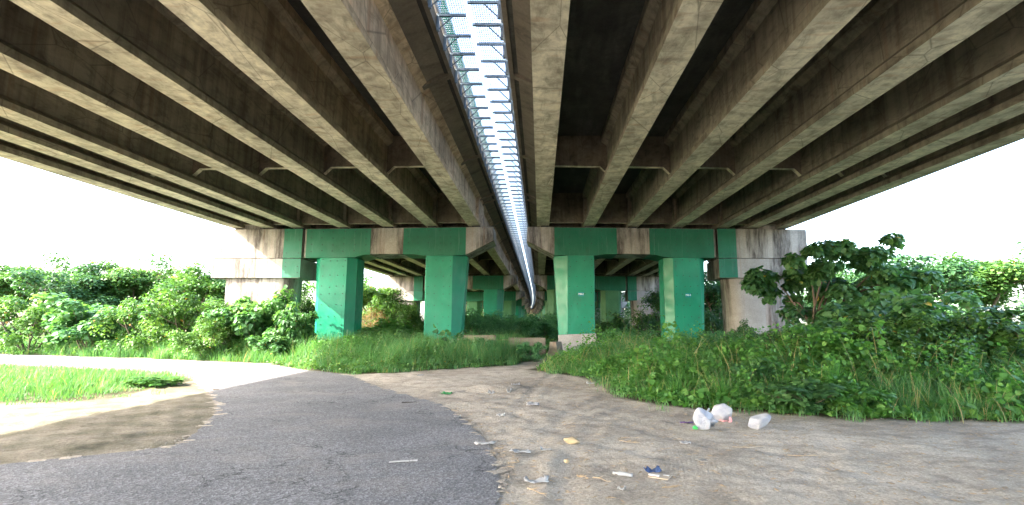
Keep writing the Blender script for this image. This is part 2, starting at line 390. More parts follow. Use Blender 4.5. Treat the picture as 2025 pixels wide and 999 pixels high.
GL = [(-45, 34.5)] + [G(*p) for p in [(346, 711), (530, 719), (612, 732), (700, 740), (780, 737), (900, 730), (1000, 724), (1050, 712), (1090, 700), (1098, 690)]] + [(1.0, 34), (-45, 52)]
GR = [G(*p) for p in [(1182, 700), (1130, 716), (1050, 732), (1150, 745), (1210, 762), (1228, 785), (1300, 798), (1400, 811), (1500, 816), (1679, 828)]] + [(14, 9.6), (45, 7), (45, 52), (3.4, 36)]
xs = np.concatenate([[-2500, -900, -400, -200, -120, -80, -60], np.arange(-45, -12, 1.0), np.arange(-12, 14, .085), np.arange(14, 46, 1.0), [60, 80, 120, 200, 400, 900, 2500]])
ys = np.concatenate([[-600, -200, -80, -30, -12], np.arange(-6, 3, .8), np.arange(3, 27, .085), np.arange(27, 60, 1.2), [64, 70, 80, 100, 140, 200, 300, 500, 900, 1600, 3500]])
gx, gy = np.meshgrid(xs, ys); P2 = np.stack([gx.ravel(), gy.ravel()], 1)
inr = pip(P2, road); dr = pdist(P2, road); dr = np.where(inr, 0, dr)
msk = np.clip((dr - .02) / .35, 0, 1)
ISL = [(-11.6, 17.2), (-12.8, 19.0), (-16, 20.5), (-30, 24.6), (-30, 14), (-14, 11.5), (-10.8, 13.0)]
veg = np.clip(1 - np.minimum(np.where(pip(P2, GL), 0, pdist(P2, GL)), np.minimum(np.where(pip(P2, GR), 0, pdist(P2, GR)), np.where(pip(P2, ISL), 0, pdist(P2, ISL)))) / .35 + .15 * wob(P2[:, 0] * 2, P2[:, 1] * 2, 3), 0, 1)
veg = np.where((P2[:, 0] < -4.2) & (P2[:, 1] > 4) & (P2[:, 1] < 20) & ~((P2[:, 0] > -9) & (P2[:, 1] > 14)), np.maximum(veg, np.clip(.62 + .25 * wob(P2[:, 0] * 3, P2[:, 1] * 3, 17), .35, .9)), veg)
veg = np.where((P2[:, 1] > 36) | (np.abs(P2[:, 0]) > 30), 1, veg)
RUTS = [[G(*p) for p in L] for L in ([(1020, 999), (1050, 900), (1130, 815), (1230, 772), (1180, 745)], [(1120, 999), (1130, 905), (1190, 830), (1260, 800)], [(1679, 905), (1400, 885), (1180, 830), (1000, 785), (800, 762)], [(1679, 960), (1380, 930), (1150, 870), (1000, 815), (880, 778)], [(1010, 860), (1030, 800), (1075, 755), (1120, 715)])]
def polyd(P, L):
    d = np.full(len(P), 1e9)
    for a_, b_ in zip(L[:-1], L[1:]):
        a_ = np.array(a_); ab = np.array(b_) - a_; t = np.clip(((P - a_) @ ab) / (ab @ ab), 0, 1); d = np.minimum(d, np.linalg.norm(P - (a_ + t[:, None] * ab), axis=1))
    return d
def gz(x, y):
    z = .022 * wob(x * .8, y * .8) + .012 * wob(x * 2.6, y * 2.1, 2)
    for L in RUTS:
        d = polyd(np.column_stack([x + .06 * wob(x, y), y]), L); z = z - .012 * np.exp(-(d / .13) ** 2) + .008 * np.exp(-((d - .25) / .09) ** 2)
    mx, my = G(985, 772); z += .13 * np.exp(-(((x - mx) / 1.1) ** 2 + ((y - my) / .45) ** 2)) * (1 + .5 * wob(x * 4, y * 4, 1)) + .012 * wob(x * 6.3, y * 7.1, 13) * (wob(x * .6, y * .8, 3) > -.2)
    return z + .018 * np.maximum(0, wob(x * 7.3, y * 8.1, 6)) * (wob(x * .7, y * .9, 9) > .1)
Z = np.where(msk > 0, gz(P2[:, 0], P2[:, 1]) * msk, 0) - .008 * (1 - msk) + .012 * msk
nx, ny = len(xs), len(ys); ii = np.arange((ny - 1) * (nx - 1)); r_, c_ = ii // (nx - 1), ii % (nx - 1); a = r_ * nx + c_
grd = mesh_np('ground', np.column_stack([P2, Z]), np.stack([a, a + 1, a + nx + 1, a + nx], 1), M['ground'], attr=veg, smooth=True)
tag(grd, kind='structure')
mb = MB(); RR = random.Random(3)
for k in range(0, len(roadj)):
    x, y = roadj[k]
    if not (-11 < x < 1 and 4 < y < 18) or RR.random() < .25: continue
    r = RR.uniform(.03, .13); n = 13; cx_, cy_ = x + RR.gauss(0, .06), y + RR.gauss(0, .06); ph = RR.uniform(0, 6)
    mb.add([(cx_, cy_, .006 + .010 * RR.random())] + [(cx_ + r * (1 + .4 * math.sin(3 * t_ + ph) + RR.gauss(0, .14)) * math.cos(t_), cy_ + .8 * r * (1 + .4 * math.sin(2 * t_ + ph) + RR.gauss(0, .14)) * math.sin(t_), .0045) for t_ in [2 * math.pi * j / n for j in range(n)]], [(0, 1 + j, 1 + (j + 1) % n) for j in range(n)])
tag(mb.build('dirt_drift', M['ground'], smooth=True), 'thin drifts of dust and soil over the broken asphalt edge', 'dirt', kind='stuff')
print('ground ok')

# ------------------------------------------------------------------ the viaduct: spans
XC = -1.86; SPAN = 32.6; Y0 = -0.5
GU = [2.16, 4.92, 7.65, 10.45, 13.3, 15.13, 17.0]
GB = 7.93                        # girder soffit above ground
def dz(u): return -.012 * (u - 1.0)
def path(y):
    x = XC
    if y > 110: x -= .0001 * (y - 110) ** 2
    if y > 300: x -= .0016 * (y - 300) ** 2
    return x
def girder_profile(c, s=1):
    p = [(-.38, 0), (.38, 0), (.38, .21), (.16, .42), (.16, 1.6), (.40, 1.78), (.40, 2.07), (-.40, 2.07), (-.40, 1.78), (-.16, 1.6), (-.16, .42), (-.38, .21)]
    return [(c + x, GB + dz(abs(c)) + z) for x, z in p]
def make_span(s):
    root = empty('bridge_span')
    GU = list(globals()['GU']); GU[0] = 2.27 if s < 0 else 2.05; E = 1.01 if s < 0 else .86
    for u in GU:
        m = MB(); c = s * u
        m.prism(girder_profile(c), .03, SPAN - .03)
        for ya, yb in ((.035, 1.5), (SPAN - 1.5, SPAN - .035)):
            m.box(c - .33, c + .33, ya, yb, GB + dz(u) + .24, GB + dz(u) + 2.05)
        m.build('girder', M['girder_gap_lit'] if (s < 0 and u == GU[0]) else M['girder'], root, bevel=0)
    # cross diaphragms at third points and at the ends
    for k, yd in enumerate((8.2, 2 * SPAN / 3, 1.0, SPAN - 1.0)):
        for i in range(6):
            a, b = GU[i] + .17, GU[i + 1] - .17; ba, bb = GB + dz(GU[i]), GB + dz(GU[i + 1]); top = GB + 2.075 + dz(GU[i + 1])
            if k < 2:
                m = MB(); w_ = .30
                m.prism([(s * a, ba + .40), (s * (a + w_), ba + .70), (s * (b - w_), bb + .70), (s * b, bb + .40), (s * b, top), (s * a, top)], yd - .12, yd + .12)
            else:
                m = MB(); m.box(min(s * (a + .17), s * (b - .17)), max(s * (a + .17), s * (b - .17)), yd - .15, yd + .15, bb + .2, top)
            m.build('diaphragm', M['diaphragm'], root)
    # deck slab with down-turned edge
    m = MB()
    def zz(x): return dz(abs(x))
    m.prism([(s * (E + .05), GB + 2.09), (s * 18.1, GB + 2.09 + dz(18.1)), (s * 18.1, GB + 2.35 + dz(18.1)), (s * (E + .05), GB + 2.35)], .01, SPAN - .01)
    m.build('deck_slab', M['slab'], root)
    m = MB()
    m.prism([(s * E, GB + 2.03), (s * (E + .13), GB + 2.03), (s * (E + .13), GB + 2.085), (s * (E + .047), GB + 2.085), (s * (E + .047), GB + 2.37), (s * (E + .3), GB + 2.37), (s * (E + .3), GB + 2.42), (s * E, GB + 2.42)], .015, SPAN - .015)
    uw = GU[0] - .405
    m.prism([(s * (E + .28), GB + 2.085), (s * uw, GB + 1.80), (s * uw, GB + 2.085)], .05, SPAN - .05)
    for yd in (SPAN / 4, SPAN / 2, SPAN * 3 / 4, SPAN - .7, .7):
        m.prism([(s * (E + .135), GB + 2.084), (s * (E + .135), GB + 2.02), (s * (uw - .03), GB + 1.72), (s * (uw + .14), GB + 1.62), (s * (uw + .0), GB + 1.79), (s * (uw - .003), GB + 2.084)], yd - .13, yd + .13)
    m.build('inner_edge_beam', M['edge'], root)
    m = MB(); e = GB + dz(18)
    m.prism([(s * 18.103, e + 1.95), (s * 18.25, e + 1.95), (s * 18.25, e + 3.05), (s * 18.0, e + 3.05), (s * 17.9, e + 2.36), (s * 18.103, e + 2.36)], .015, SPAN - .015)
    m.build('parapet', M['edge'], root)
    return root
def make_guard(s):
    """steel brackets with grating between the two decks"""
    root = empty('median_guard')
    off = .25 if s < 0 else .70
    n = 32; sp = (SPAN) / n; m0 = None
    zt = 10.38
    for i in range(n):
        y = off + i * sp
        if m0 is None:
            m = MB()
            m.box(min(s * (.05 if s < 0 else -.02), s * .86), max(s * (.05 if s < 0 else -.02), s * .86), -.035, .035, zt - .075, zt)
            m.box(min(s * .79, s * .86), max(s * .79, s * .86), -.045, .045, zt - .50, zt - .077)
            m.tube([(s * .80, 0, zt - .45), (s * .40, 0, zt - .05)], .021, 4)
            m0 = m.build('bracket', M['steel'], root); m0.location = (0, y, 0)
        else:
            c = m0.copy(); COL.objects.link(c); c.location = (0, y, 0); c.parent = root
    m = MB()
    t = .0085
    for k in range(13):
        x = s * (.07 + k * .063); m.box(x - t, x + t, .01, SPAN - .01, zt + .004, zt + .022)
    yy = .05
    while yy < SPAN:
        m.box(min(s * .06, s * .84), max(s * .06, s * .84), yy - t, yy + t, zt + .0225, zt + .035); yy += .1
    m.box(min(s * .79, s * .92), max(s * .79, s * .92), .01, SPAN - .01, zt + .036, zt + .06)
    m.build('grating', M['galv'], root)
    if s < 0:
        for i in range(16):
            a, b = i * SPAN / 16 + .05, (i + 1) * SPAN / 16 - .05
            mm = MB(); mm.box(-.93, -.91, a, b, zt + .22, zt + 1.30)
            mm.build('tinted_panel', M['pblue'] if i % 9 == 6 else M['pgreen'], root)
        mm = MB()
        for i in range(17): mm.box(-.965, -.935, i * SPAN / 16 - .03, i * SPAN / 16 + .03, zt - .02, zt + 1.4)
        mm.box(-.96, -.94, .02, SPAN - .02, zt + 1.301, zt + 1.36)
        mm.build('panel_frame', M['steel'], root)
    return root
sideword = {-1: 'left', 1: 'right'}
ordw = ['nearest', 'second', 'third', 'fourth', 'fifth', 'sixth', 'seventh', 'eighth', 'ninth', 'tenth']
NSP = 10
for s in (-1, 1):
    p0 = make_span(s); g0 = make_guard(s)
    for i in range(-1, NSP):
        ya, yb = Y0 + i * SPAN, Y0 + (i + 1) * SPAN
        xa, xb = path(ya), path(yb); rz = -math.atan2(xb - xa, SPAN)
        sd_ = sideword[s]
        for proto, what in ((p0, 'span'), (g0, 'guard')):
            if what == 'guard' and i < 0: continue
            first = (what == 'span' and i == -1) or (what == 'guard' and i == 0)
            o = proto if first else copy_tree(proto)
            o.location = (xa - ((.14 if s < 0 else .06) if what == 'guard' else 0), ya, 0); o.rotation_euler = (0, 0, rz)
            if what == 'span':
                if i == -1: lb = f'concrete girder span of the {sd_} deck passing back over the viewpoint'
                elif i == 0: lb = f'{ordw[i]} concrete girder span of the {sd_} deck, directly overhead in front of the first piers'
                else: lb = f'concrete girder span of the {sd_} deck between the {ordw[i-1]} and {ordw[i]} row of piers'
                tag(o, lb, 'bridge span', 'girder spans of the two parallel decks')
            else:
                if i == 0: lb = f'steel bracket and grating guard, {sd_} side of the sky gap, nearest and overhead'
                else: lb = f'bracket and grating guard, {sd_} side of sky gap, between {ordw[i-1]} and {ordw[i]} pier rows'
                tag(o, lb, 'guard', 'bracket guards along the gap between the decks')
print('spans ok')

# ------------------------------------------------------------------ piers
YF = -1.1; YB = 1.1                 # front and back of a pier about its centre line
def bolts(mb, pts, y):
    mb.mi = 1
    for x, z in pts:
        r = .028; mb.add([(x + r * math.cos(k * math.pi / 3), y, z + r * math.sin(k * math.pi / 3)) for k in range(6)] +
                        [(x + r * math.cos(k * math.pi / 3), y - .03, z + r * math.sin(k * math.pi / 3)) for k in range(6)],
                        [tuple(range(6, 12))] + [(i, (i + 1) % 6, (i + 1) % 6 + 6, i + 6) for i in range(6)])
    mb.mi = 0
def make_portal(s):
    root = empty('portal_pier')
    T = 7.82; B = 6.08
    m = MB()
    prof = [(1.06, T), (12.75, T), (12.75, B - .05), (9.6, B - .05), (9.0, B + .10), (5.9, B + .10), (5.3, B), (2.72, B), (1.03, B + .86)]
    m.prism([(s * u, z + dz(u)) for u, z in prof], YF, YB)
    m.build('crossbeam', M['cap'], root, bevel=.015)
    for (a, b, c0, c1) in ((2.75, 6.62, 3.2, 5.3), (8.65, 12.63, 9.55, 12.2)):
        m = MB(); e = .03
        for y0, y1 in ((YF - e, YF - .002), (YB + .002, YB + e)):
            if a < 5:
                pr = [(a, T - .03), (b, T - .03), (b, B + .098), (5.9, B + .098), (5.3, B - .0), (a, B - .0)]
            else:
                pr = [(a, T - .03), (b, T - .03), (b, B - .05), (9.6, B - .05), (9.0, B + .098), (a, B + .098)]
            m.prism([(s * u, z + dz(u)) for u, z in pr], y0, y1)
        # bottom plate follows the haunch
        def zb(u): return B + .10 if 5.9 <= u <= 9.0 else (B if u < 5.3 else (B - .05 if u > 9.6 else (B + .10 * (u - 5.3) / .6 if u < 6 else B + .10 - .15 * (u - 9.0) / .6)))
        us = sorted(set([a, b] + [u for u in (5.3, 5.9, 9.0, 9.6) if a < u < b]))
        for ua, ub in zip(us[:-1], us[1:]):
            m.prism([(s * ua, zb(ua) + dz(ua) - .002), (s * ub, zb(ub) + dz(ub) - .002), (s * ub, zb(ub) + dz(ub) - .03), (s * ua, zb(ua) + dz(ua) - .03)], YF - e, YB + e)
        pts = []
        for r in range(4):
            for k in range(6):
                pts.append((s * (a + .3 + k * (b - a - .6) / 5 + rng.normal(0, .03)), B + .3 + r * .4 + dz(a) + rng.normal(0, .02)))
        bolts(m, pts, YF - e)
        m.build('steel_jacket', [M['green_cap'], M['bolt']], root)
    # columns: flat front, chamfers that narrow downward
    for kind in ('inner', 'outer'):
        m = MB(); yf, yb = YF + .04, YB - .04
        if kind == 'inner':
            ut, ub = (2.72, 3.55, 5.22, .83), (3.10, 3.53, 5.20, .45); TT = B - .033
            def ring(q, z): return [(s * q[0], yf + q[3] * .8, z), (s * q[1], yf, z), (s * (q[2] - .05), yf, z), (s * q[2], yf + .05, z), (s * q[2], yb - .05, z), (s * (q[2] - .05), yb, z), (s * q[1], yb, z), (s * q[0], yb - q[3] * .8, z)]
            rt, rb = ring(ut, TT + dz(3)), ring(ub, -.2); fx = (3.6, 5.1); cx0 = 3.15
        else:
            TT = B - .083
            def ring2(o, z): return [(s * 9.58, yf + .42, z), (s * 10.07, yf, z), (s * 11.72, yf, z), (s * (11.72 + o), yf + max(o, .05), z), (s * (11.72 + o), yb - max(o, .05), z), (s * 11.72, yb, z), (s * 10.07, yb, z), (s * 9.58, yb - .42, z)]
            rt, rb = ring2(.42, TT + dz(11)), ring2(.06, -.2); fx = (10.15, 11.6)
        mid = []
        tt = (3.35 + .2) / (rt[0][2] + .2)
        lerp = lambda t: [tuple(rb[i][j] + (rt[i][j] - rb[i][j]) * t for j in range(3)) for i in range(8)]
        lo_t = tt - .0015; hi_t = tt + .0015
        shrink = lambda ring_: [(x * .9985 + .0015 * (s * sum(fx) / 2), y * .993, z) for x, y, z in ring_]
        m.loft([rb, lerp(lo_t), shrink(lerp(lo_t)), shrink(lerp(hi_t)), lerp(hi_t), rt])
        pts = []
        for zz_, nn in ((5.7, 4), (5.35, 2), (4.75, 4), (4.1, 4), (3.65, 4), (2.95, 4), (2.25, 4), (1.75, 3), (1.2, 4), (.8, 3)):
            for k in range(nn): pts.append((s * (fx[0] + .08 + k * (fx[1] - fx[0] - .16) / (nn - 1) + rng.normal(0, .04)), zz_ + rng.normal(0, .03)))
        bolts(m, pts, yf)
        m.build('column', [M['green'], M['bolt']], root)
    for u in GU[:4]:
        m = MB(); m.box(s * u - .25, s * u + .25, -.9, .9, T + dz(u) + .002, GB + dz(u) - .003); m.build('bearing', M['bearing'], root)
    return root
def make_wallpier(s):
    root = empty('wall_pier')
    T = 7.82 + dz(14) + .02
    m = MB(); m.prism([(s * 12.9, T), (s * 18.4, T - .06), (s * 18.4, 5.82), (s * 12.9, 5.84)], YF - .06, YB); m.build('upper_beam', M['cap'], root, bevel=.015)
    m = MB(); m.prism([(s * 12.92, 5.81), (s * 18.35, 5.79), (s * 18.35, 4.61), (s * 12.92, 4.61)], YF - .06, YB + .2); m.build('lower_beam', M['wall'], root, bevel=.015)
    m = MB()
    def st(inset, z):
        a, b, r = 13.35 + inset, 17.95 - inset * .6, 1.0; pts = []
        for k in range(9): t = math.pi / 2 + k * math.pi / 8; pts.append((s * (a + r + r * math.cos(t)), r * math.sin(t), z))
        for k in range(9): t = -math.pi / 2 + k * math.pi / 8; pts.append((s * (b - r + r * math.cos(t)), r * math.sin(t), z))
        return pts
    m.loft([st(.15, -.2), st(0, 4.607)]); wl = m.build('wall', M['wall'], root)
    for p in wl.data.polygons: p.use_smooth = len(p.vertices) == 4
    wl.data.set_sharp_from_angle(angle=.6)
    for (z0, z1) in ((5.845, T - .02), (4.63, 5.805)):
        m = MB(); m.box(min(s * 12.87, s * 14.0), max(s * 12.87, s * 14.0), YF - .09, YF - .062, z0, z1)
        pts = [(s * (13.05 + k * .75), z0 + .3 + j * (z1 - z0 - .6) / 1.5) for k in range(2) for j in range(2)] + [(s * 13.8, z1 - .25)]
        bolts(m, pts, YF - .09); m.build('steel_jacket', [M['green_cap'], M['bolt']], root)
    m = MB(); m.box(min(s * 15.45, s * 16.7), max(s * 15.45, s * 16.7), -.95, .8, T + .002, T + .32); m.build('plinth', M['cap'], root)
    for u in GU[4:]:
        m = MB(); m.box(s * u - .25, s * u + .25, -.85, .85, T + .004 if abs(u - 15.1) > .5 else T + .322, GB + dz(u) + .0 if abs(u - 15.1) > .5 else T + .33); m.build('bearing', M['bearing'], root)
    return root
for s in (-1, 1):
    pp, wp = make_portal(s), make_wallpier(s); sd_ = sideword[s]
    for i in range(1, NSP):
        y = Y0 + i * SPAN; x = path(y); rz = -math.atan2(path(y + 5) - path(y - 5), 10)
        for proto, what in ((pp, 'portal'), (wp, 'wall')):
            o = proto if i == 1 else copy_tree(proto)
            o.location = (x, y, 0); o.rotation_euler = (0, 0, rz)
            if what == 'portal':
                jk = 'olive green' if (i in (3, 6) or (i == 2 and s > 0)) else 'green'
                if jk != 'green':
                    for c in o.children:
                        if c.name.startswith('column'):
                            c.data = c.data.copy(); c.data.materials[0] = M['green_far']
                tag(o, f'{jk} jacketed two column pier under the {sd_} deck in the {ordw[i-1]} row', 'bridge pier', 'two column piers under the decks')
            else:
                tag(o, f'stained concrete wall pier under the outer edge of the {sd_} deck in the {ordw[i-1]} row', 'bridge pier', 'wall piers at the outer deck edges')
# signs on the nearest right-hand pier
def sign(px, py, txt, yplane, label, pw=.34, ph=.24):
    X, Zc = XZ(px, py, yplane)
    r = empty('number_sign', (X, yplane - .012, Zc - ph / 2))
    m = MB(); m.box(-pw / 2, pw / 2, -.006, .006, 0, ph); m.build('plate', M['sign'], r)
    cu = bpy.data.curves.new('lettering', 'FONT'); cu.body = txt; cu.size = .135; cu.align_x = 'CENTER'; cu.align_y = 'CENTER'; cu.extrude = .002; cu.offset = .003
    t = bpy.data.objects.new('tmp', cu); COL.objects.link(t)
    bpy.context.view_layer.update()
    me = bpy.data.meshes.new_from_object(t.evaluated_get(bpy.context.evaluated_depsgraph_get())); bpy.data.objects.remove(t)
    me.materials.clear(); me.materials.append(M['letter'])
    o = bpy.data.objects.new('lettering', me); COL.objects.link(o); o.parent = r; o.rotation_euler = (math.pi / 2, 0, 0); o.location = (0, -.0095, ph * .52)
    tag(r, label, 'sign', 'small pier number signs')
Yp = Y0 + SPAN
sign(1149, 582, 'P30-2', Yp + YF + .035, 'small teal number sign on the green column behind the white concrete block')
sign(1361, 584, 'P30-4', Yp + YF + .035, 'small teal number sign on the outer green column of the right pier')
sign(1519.5, 589, 'P30-1', Yp - 1.005, 'small teal number sign on the stained concrete wall pier beside the tree')

# cream sound wall closing the view far down the gap
m = MB(); Yw = 322
m.box(-30, 14, Yw, Yw + .4, 0, 12)
fw = m.build('screen_wall', M['cream']); tag(fw, 'tall cream sunlit screen wall far off at the end of the gap between decks', 'wall')
print('piers ok')

# ------------------------------------------------------------------ foliage
SH = {
 'ovate': [(0, 0, 0), (.25, .30, .06), (.65, .27, .05), (1, 0, -.08), (.65, -.27, .05), (.25, -.30, .06)],
 'heart': [(0, 0, 0), (.10, .44, .08), (.58, .40, .04), (1, 0, -.12), (.58, -.40, .04), (.10, -.44, .08)],
 'lance': [(0, 0, 0), (.3, .13, .03), (.7, .11, -.02), (1, 0, -.12), (.7, -.11, -.02), (.3, -.13, .03)],
}
def leaf_mesh(P, Nn, A, size, shape, R, vals=None):
    n = len(P); T = np.array(SH[shape])
    Nn = Nn / (np.linalg.norm(Nn, axis=1, keepdims=True) + 1e-9)
    A = A - (A * Nn).sum(1, keepdims=True) * Nn; A = A / (np.linalg.norm(A, axis=1, keepdims=True) + 1e-9)
    S = np.cross(Nn, A)
    V = P[:, None, :] + size[:, None, None] * (T[None, :, 0, None] * A[:, None, :] + T[None, :, 1, None] * S[:, None, :] + T[None, :, 2, None] * Nn[:, None, :])
    b = np.arange(n)[:, None] * 6
    F = np.concatenate([b + np.array([0, 3, 2, 1]), b + np.array([0, 5, 4, 3])], 0)
    if vals is None: vals = R.random(n)
    return V.reshape(-1, 3), F, np.repeat(vals, 6)
def join(parts):
    V, F, a, off = [], [], [], 0
    for v, f, t in parts: V.append(v); F.append(f + off); a.append(t); off += len(v)
    return np.concatenate(V), np.concatenate(F), np.concatenate(a)
def clump_leaves(C, Rr, n, size, shape, R, droop=.3, flat=.75, vspread=.5):
    """n leaves through each clump's outer volume; clumps differ in tone because their leaves do"""
    Ps = []; K = len(C)
    idx = R.integers(0, K, n); d = R.normal(size=(n, 3)); d /= np.linalg.norm(d, axis=1, keepdims=True)
    d[:, 2] = np.where(d[:, 2] < -.2, -d[:, 2] * R.choice([1, -1], n, p=[.65, .35]), d[:, 2])
    rad = R.random(n) ** .38
    P = C[idx] + d * (Rr[idx] * rad)[:, None] * np.array([1, 1, flat])
    Nn = d * .55 + np.array([0, 0, .75]) + R.normal(0, .38, (n, 3))
    A = d * np.array([1, 1, .3]) + R.normal(0, .45, (n, 3)) + np.array([0, 0, -droop])
    tone = R.random(K)
    v = np.clip(tone[idx] * vspread + R.random(n) * (1 - vspread) , 0, .97)
    yl = R.random(n) < .004; v = np.where(yl, 1.0, v)
    return leaf_mesh(P, Nn, A, size * R.uniform(.6, 1.25, n), shape, R, v)
def branching(R, h, spread, nb, lean=.25, base_r=.06, levels=2, start=.15):
    """stem polylines and tip points of a bush or tree"""
    mb = MB(); tips = []
    def grow(p, d, L, r, lv):
        pts = [p]; n = 4
        for k in range(n):
            d = (d + Vector(R.normal(0, .14, 3)) + Vector((0, 0, .05))).normalized(); p = p + d * L / n; pts.append(p)
        mb.tube(pts, [r * (1 - .5 * k / n) for k in range(n + 1)], 5)
        if lv == 0: tips.append(p); tips.append(pts[-2]); return
        for q in range(3 if lv > 1 else 3):
            a = R.uniform(0, 2 * math.pi); t = R.uniform(.45, 1); k = int(t * n); base = pts[k]
            nd = (d * .55 + Vector((math.cos(a), math.sin(a), R.uniform(-.1, .5))) * .75).normalized()
            grow(base, nd, L * R.uniform(.5, .75), r * .5, lv - 1)
        tips.append(p)
    return mb, tips, grow
def make_plant(name, seed, h, width, leaf, shape, nleaf, mat, single=False, clump=.45, base_r=.035, levels=1, low=True, crown0=.3, partnames=('stem', 'foliage')):
    R = np.random.default_rng(seed); mb, tips, grow = branching(R, h, width, 5)
    if single:
        L0 = h * crown0; p = Vector((0, 0, -.1)); pts = [p]; d = Vector((0, 0, 1))
        for k in range(5): d = (d + Vector(R.normal(0, .06, 3))).normalized(); p = p + d * (L0 + .1) / 5; pts.append(p)
        mb.tube(pts, [base_r * (1.25 - .45 * k / 5) for k in range(6)], 7)
        for q in range(6):
            a = q * 2.4 + R.uniform(-.4, .4); t = R.uniform(.25, .95); nd = Vector((math.cos(a) * (1 - t * .5), math.sin(a) * (1 - t * .5), .35 + t * .7)).normalized()
            grow(p - Vector((0, 0, L0 * .25 * (1 - t))), nd, (h - L0) * R.uniform(.55, .75), base_r * .55, levels)
    else:
        for q in range(7):
            a = q * 2.4 + R.uniform(-.4, .4); sl = R.uniform(.15, .95) * width / h
            nd = Vector((math.cos(a) * sl, math.sin(a) * sl, 1)).normalized()
            grow(Vector((math.cos(a) * .12, math.sin(a) * .12, -.05)), nd, h * R.uniform(.5, .72), base_r, levels)
    C = np.array([tuple(t) for t in tips])
    if low and not single:       # skirts down to the ground
        k = max(6, int(len(C) * .5)); a = R.uniform(0, 6.283, k); r = R.uniform(.35, 1, k) * width / 2
        C = np.concatenate([C, np.stack([r * np.cos(a), r * np.sin(a), R.uniform(.12, .5, k) * h], 1)])
    # normalise to the wanted envelope
    ext = np.percentile(np.hypot(C[:, 0], C[:, 1]), 96) + 1e-6; C[:, :2] *= min(1.6, max(.5, (width / 2 - clump * .6) / ext))
    top = C[:, 2].max(); zs = (h - clump * .6) / top; C[:, 2] *= zs
    for j, v in enumerate(mb.v): mb.v[j] = (v[0], v[1], v[2] * (zs if v[2] > 0 else 1))
    Rr = clump * R.uniform(.6, 1.3, len(C))
    V, F, a = clump_leaves(C, Rr, nleaf, leaf, shape, R)
    V[:, 2] = np.maximum(V[:, 2], .02)
    root = empty(name)
    mb.build(partnames[0], M['bark'], root, smooth=True)
    mesh_np(partnames[1], V, F, mat, root, attr=a)
    return root
PR = {}
PR['broad'] = make_plant('broadleaf_shrub', 11, 3.0, 4.0, .20, 'heart', 5200, M['leafbroad'], clump=.42)
PR['broad2'] = make_plant('broadleaf_shrub', 23, 2.6, 3.4, .22, 'heart', 3600, M['leafbroad'], clump=.4)
PR['bush'] = make_plant('leafy_bush', 31, 2.6, 4.2, .13, 'ovate', 9000, M['leaf'], clump=.4)
PR['bush2'] = make_plant('leafy_bush', 37, 2.4, 3.6, .12, 'ovate', 8000, M['leafdark'], clump=.38)
PR['feather'] = make_plant('feathery_shrub', 41, 2.2, 3.6, .19, 'lance', 9000, M['feather'], clump=.36)
PR['weed'] = make_plant('weed_bush', 47, 1.5, 2.2, .15, 'ovate', 3600, M['weed'], clump=.26, base_r=.015)
PR['tree'] = make_plant('broadleaf_tree', 53, 7.5, 6.4, .20, 'ovate', 15000, M['leaf'], single=True, clump=.75, base_r=.16, levels=2, crown0=.26, partnames=('trunk', 'crown'))
PR['tree2'] = make_plant('broadleaf_tree', 59, 7.0, 7.0, .22, 'ovate', 15000, M['leafdark'], single=True, clump=.8, base_r=.15, levels=2, crown0=.22, partnames=('trunk', 'crown'))
PR['straw'] = None
PR['dry'] = make_plant('dry_shrub', 61, 2.4, 2.6, .10, 'lance', 4500, M['dry'], clump=.34)
def blades(P, H, wd, R, tone, lean=.35):
    n = len(P); a = R.uniform(0, 6.283, n); D = np.stack([np.cos(a), np.sin(a)], 1); S = np.stack([-np.sin(a + R.normal(0, .6, n)), np.cos(a + R.normal(0, .6, n))], 1)
    ln = H * R.uniform(.15, lean * 2, n); V = np.zeros((n, 8, 3))
    for j, (t, wf) in enumerate(((0, .8), (.38, 1), (.72, .7), (1, .12))):
        off = D * (ln * t ** 2)[:, None]; z = H * (t - .12 * t * t * (ln / H))
        for q, sg in enumerate((-1, 1)):
            V[:, j * 2 + q, :2] = P + off + S * (wd * wf * sg / 2)[:, None]; V[:, j * 2 + q, 2] = z
    b = np.arange(n)[:, None] * 8
    F = np.concatenate([b + np.array([0, 1, 3, 2]), b + np.array([2, 3, 5, 4]), b + np.array([4, 5, 7, 6])], 0)
    return V.reshape(-1, 3), F, np.repeat(tone, 8)
def make_reed(seed):
    R = np.random.default_rng(seed); P = R.normal(0, .16, (75, 2)); V, F, a = blades(P, R.uniform(.7, 1.5, 75), np.full(75, .032), R, R.random(75) * .85, .5)
    return mesh_np('reed_clump', V, F, M['weed'], attr=a)
used = set()
PR['reed'] = make_reed(71)
def plant(kind, px, top, Y, label, cat, group=None, width=None, rz=None, X=None):
    """px/top: where the crown's middle and top stand in the photograph at distance Y"""
    X_, Zt = XZ(px, top, Y); 
    if X is not None: X_ = X
    p = PR[kind]; H = {'broad': 3.0, 'broad2': 2.6, 'bush': 2.6, 'bush2': 2.4, 'feather': 2.2, 'weed': 1.5, 'tree': 7.5, 'tree2': 7.0, 'dry': 2.4, 'reed': 1.35}[kind]
    W = {'broad': 4.0, 'broad2': 3.4, 'bush': 4.2, 'bush2': 3.6, 'feather': 3.6, 'weed': 2.2, 'tree': 6.4, 'tree2': 7.0, 'dry': 2.6, 'reed': 1.6}[kind]
    if kind not in used: o = p; used.add(kind)
    else: o = copy_tree(p)
    sz = Zt / H; sx = (width / W) if width else sz
    o.location = (X_, Y, 0); o.scale = (sx, sx, sz); o.rotation_euler = (0, 0, rz if rz is not None else rng.uniform(0, 6.28))
    tag(o, label, cat, group)
    return o
gs = 'shrubs in the sun beyond the road on the left'; gt = 'trees in the open left of the bridge'
plant('tree', 385, 508, 47, 'bushy green tree left of the wall pier, seen over the road', 'tree', gt, 9)
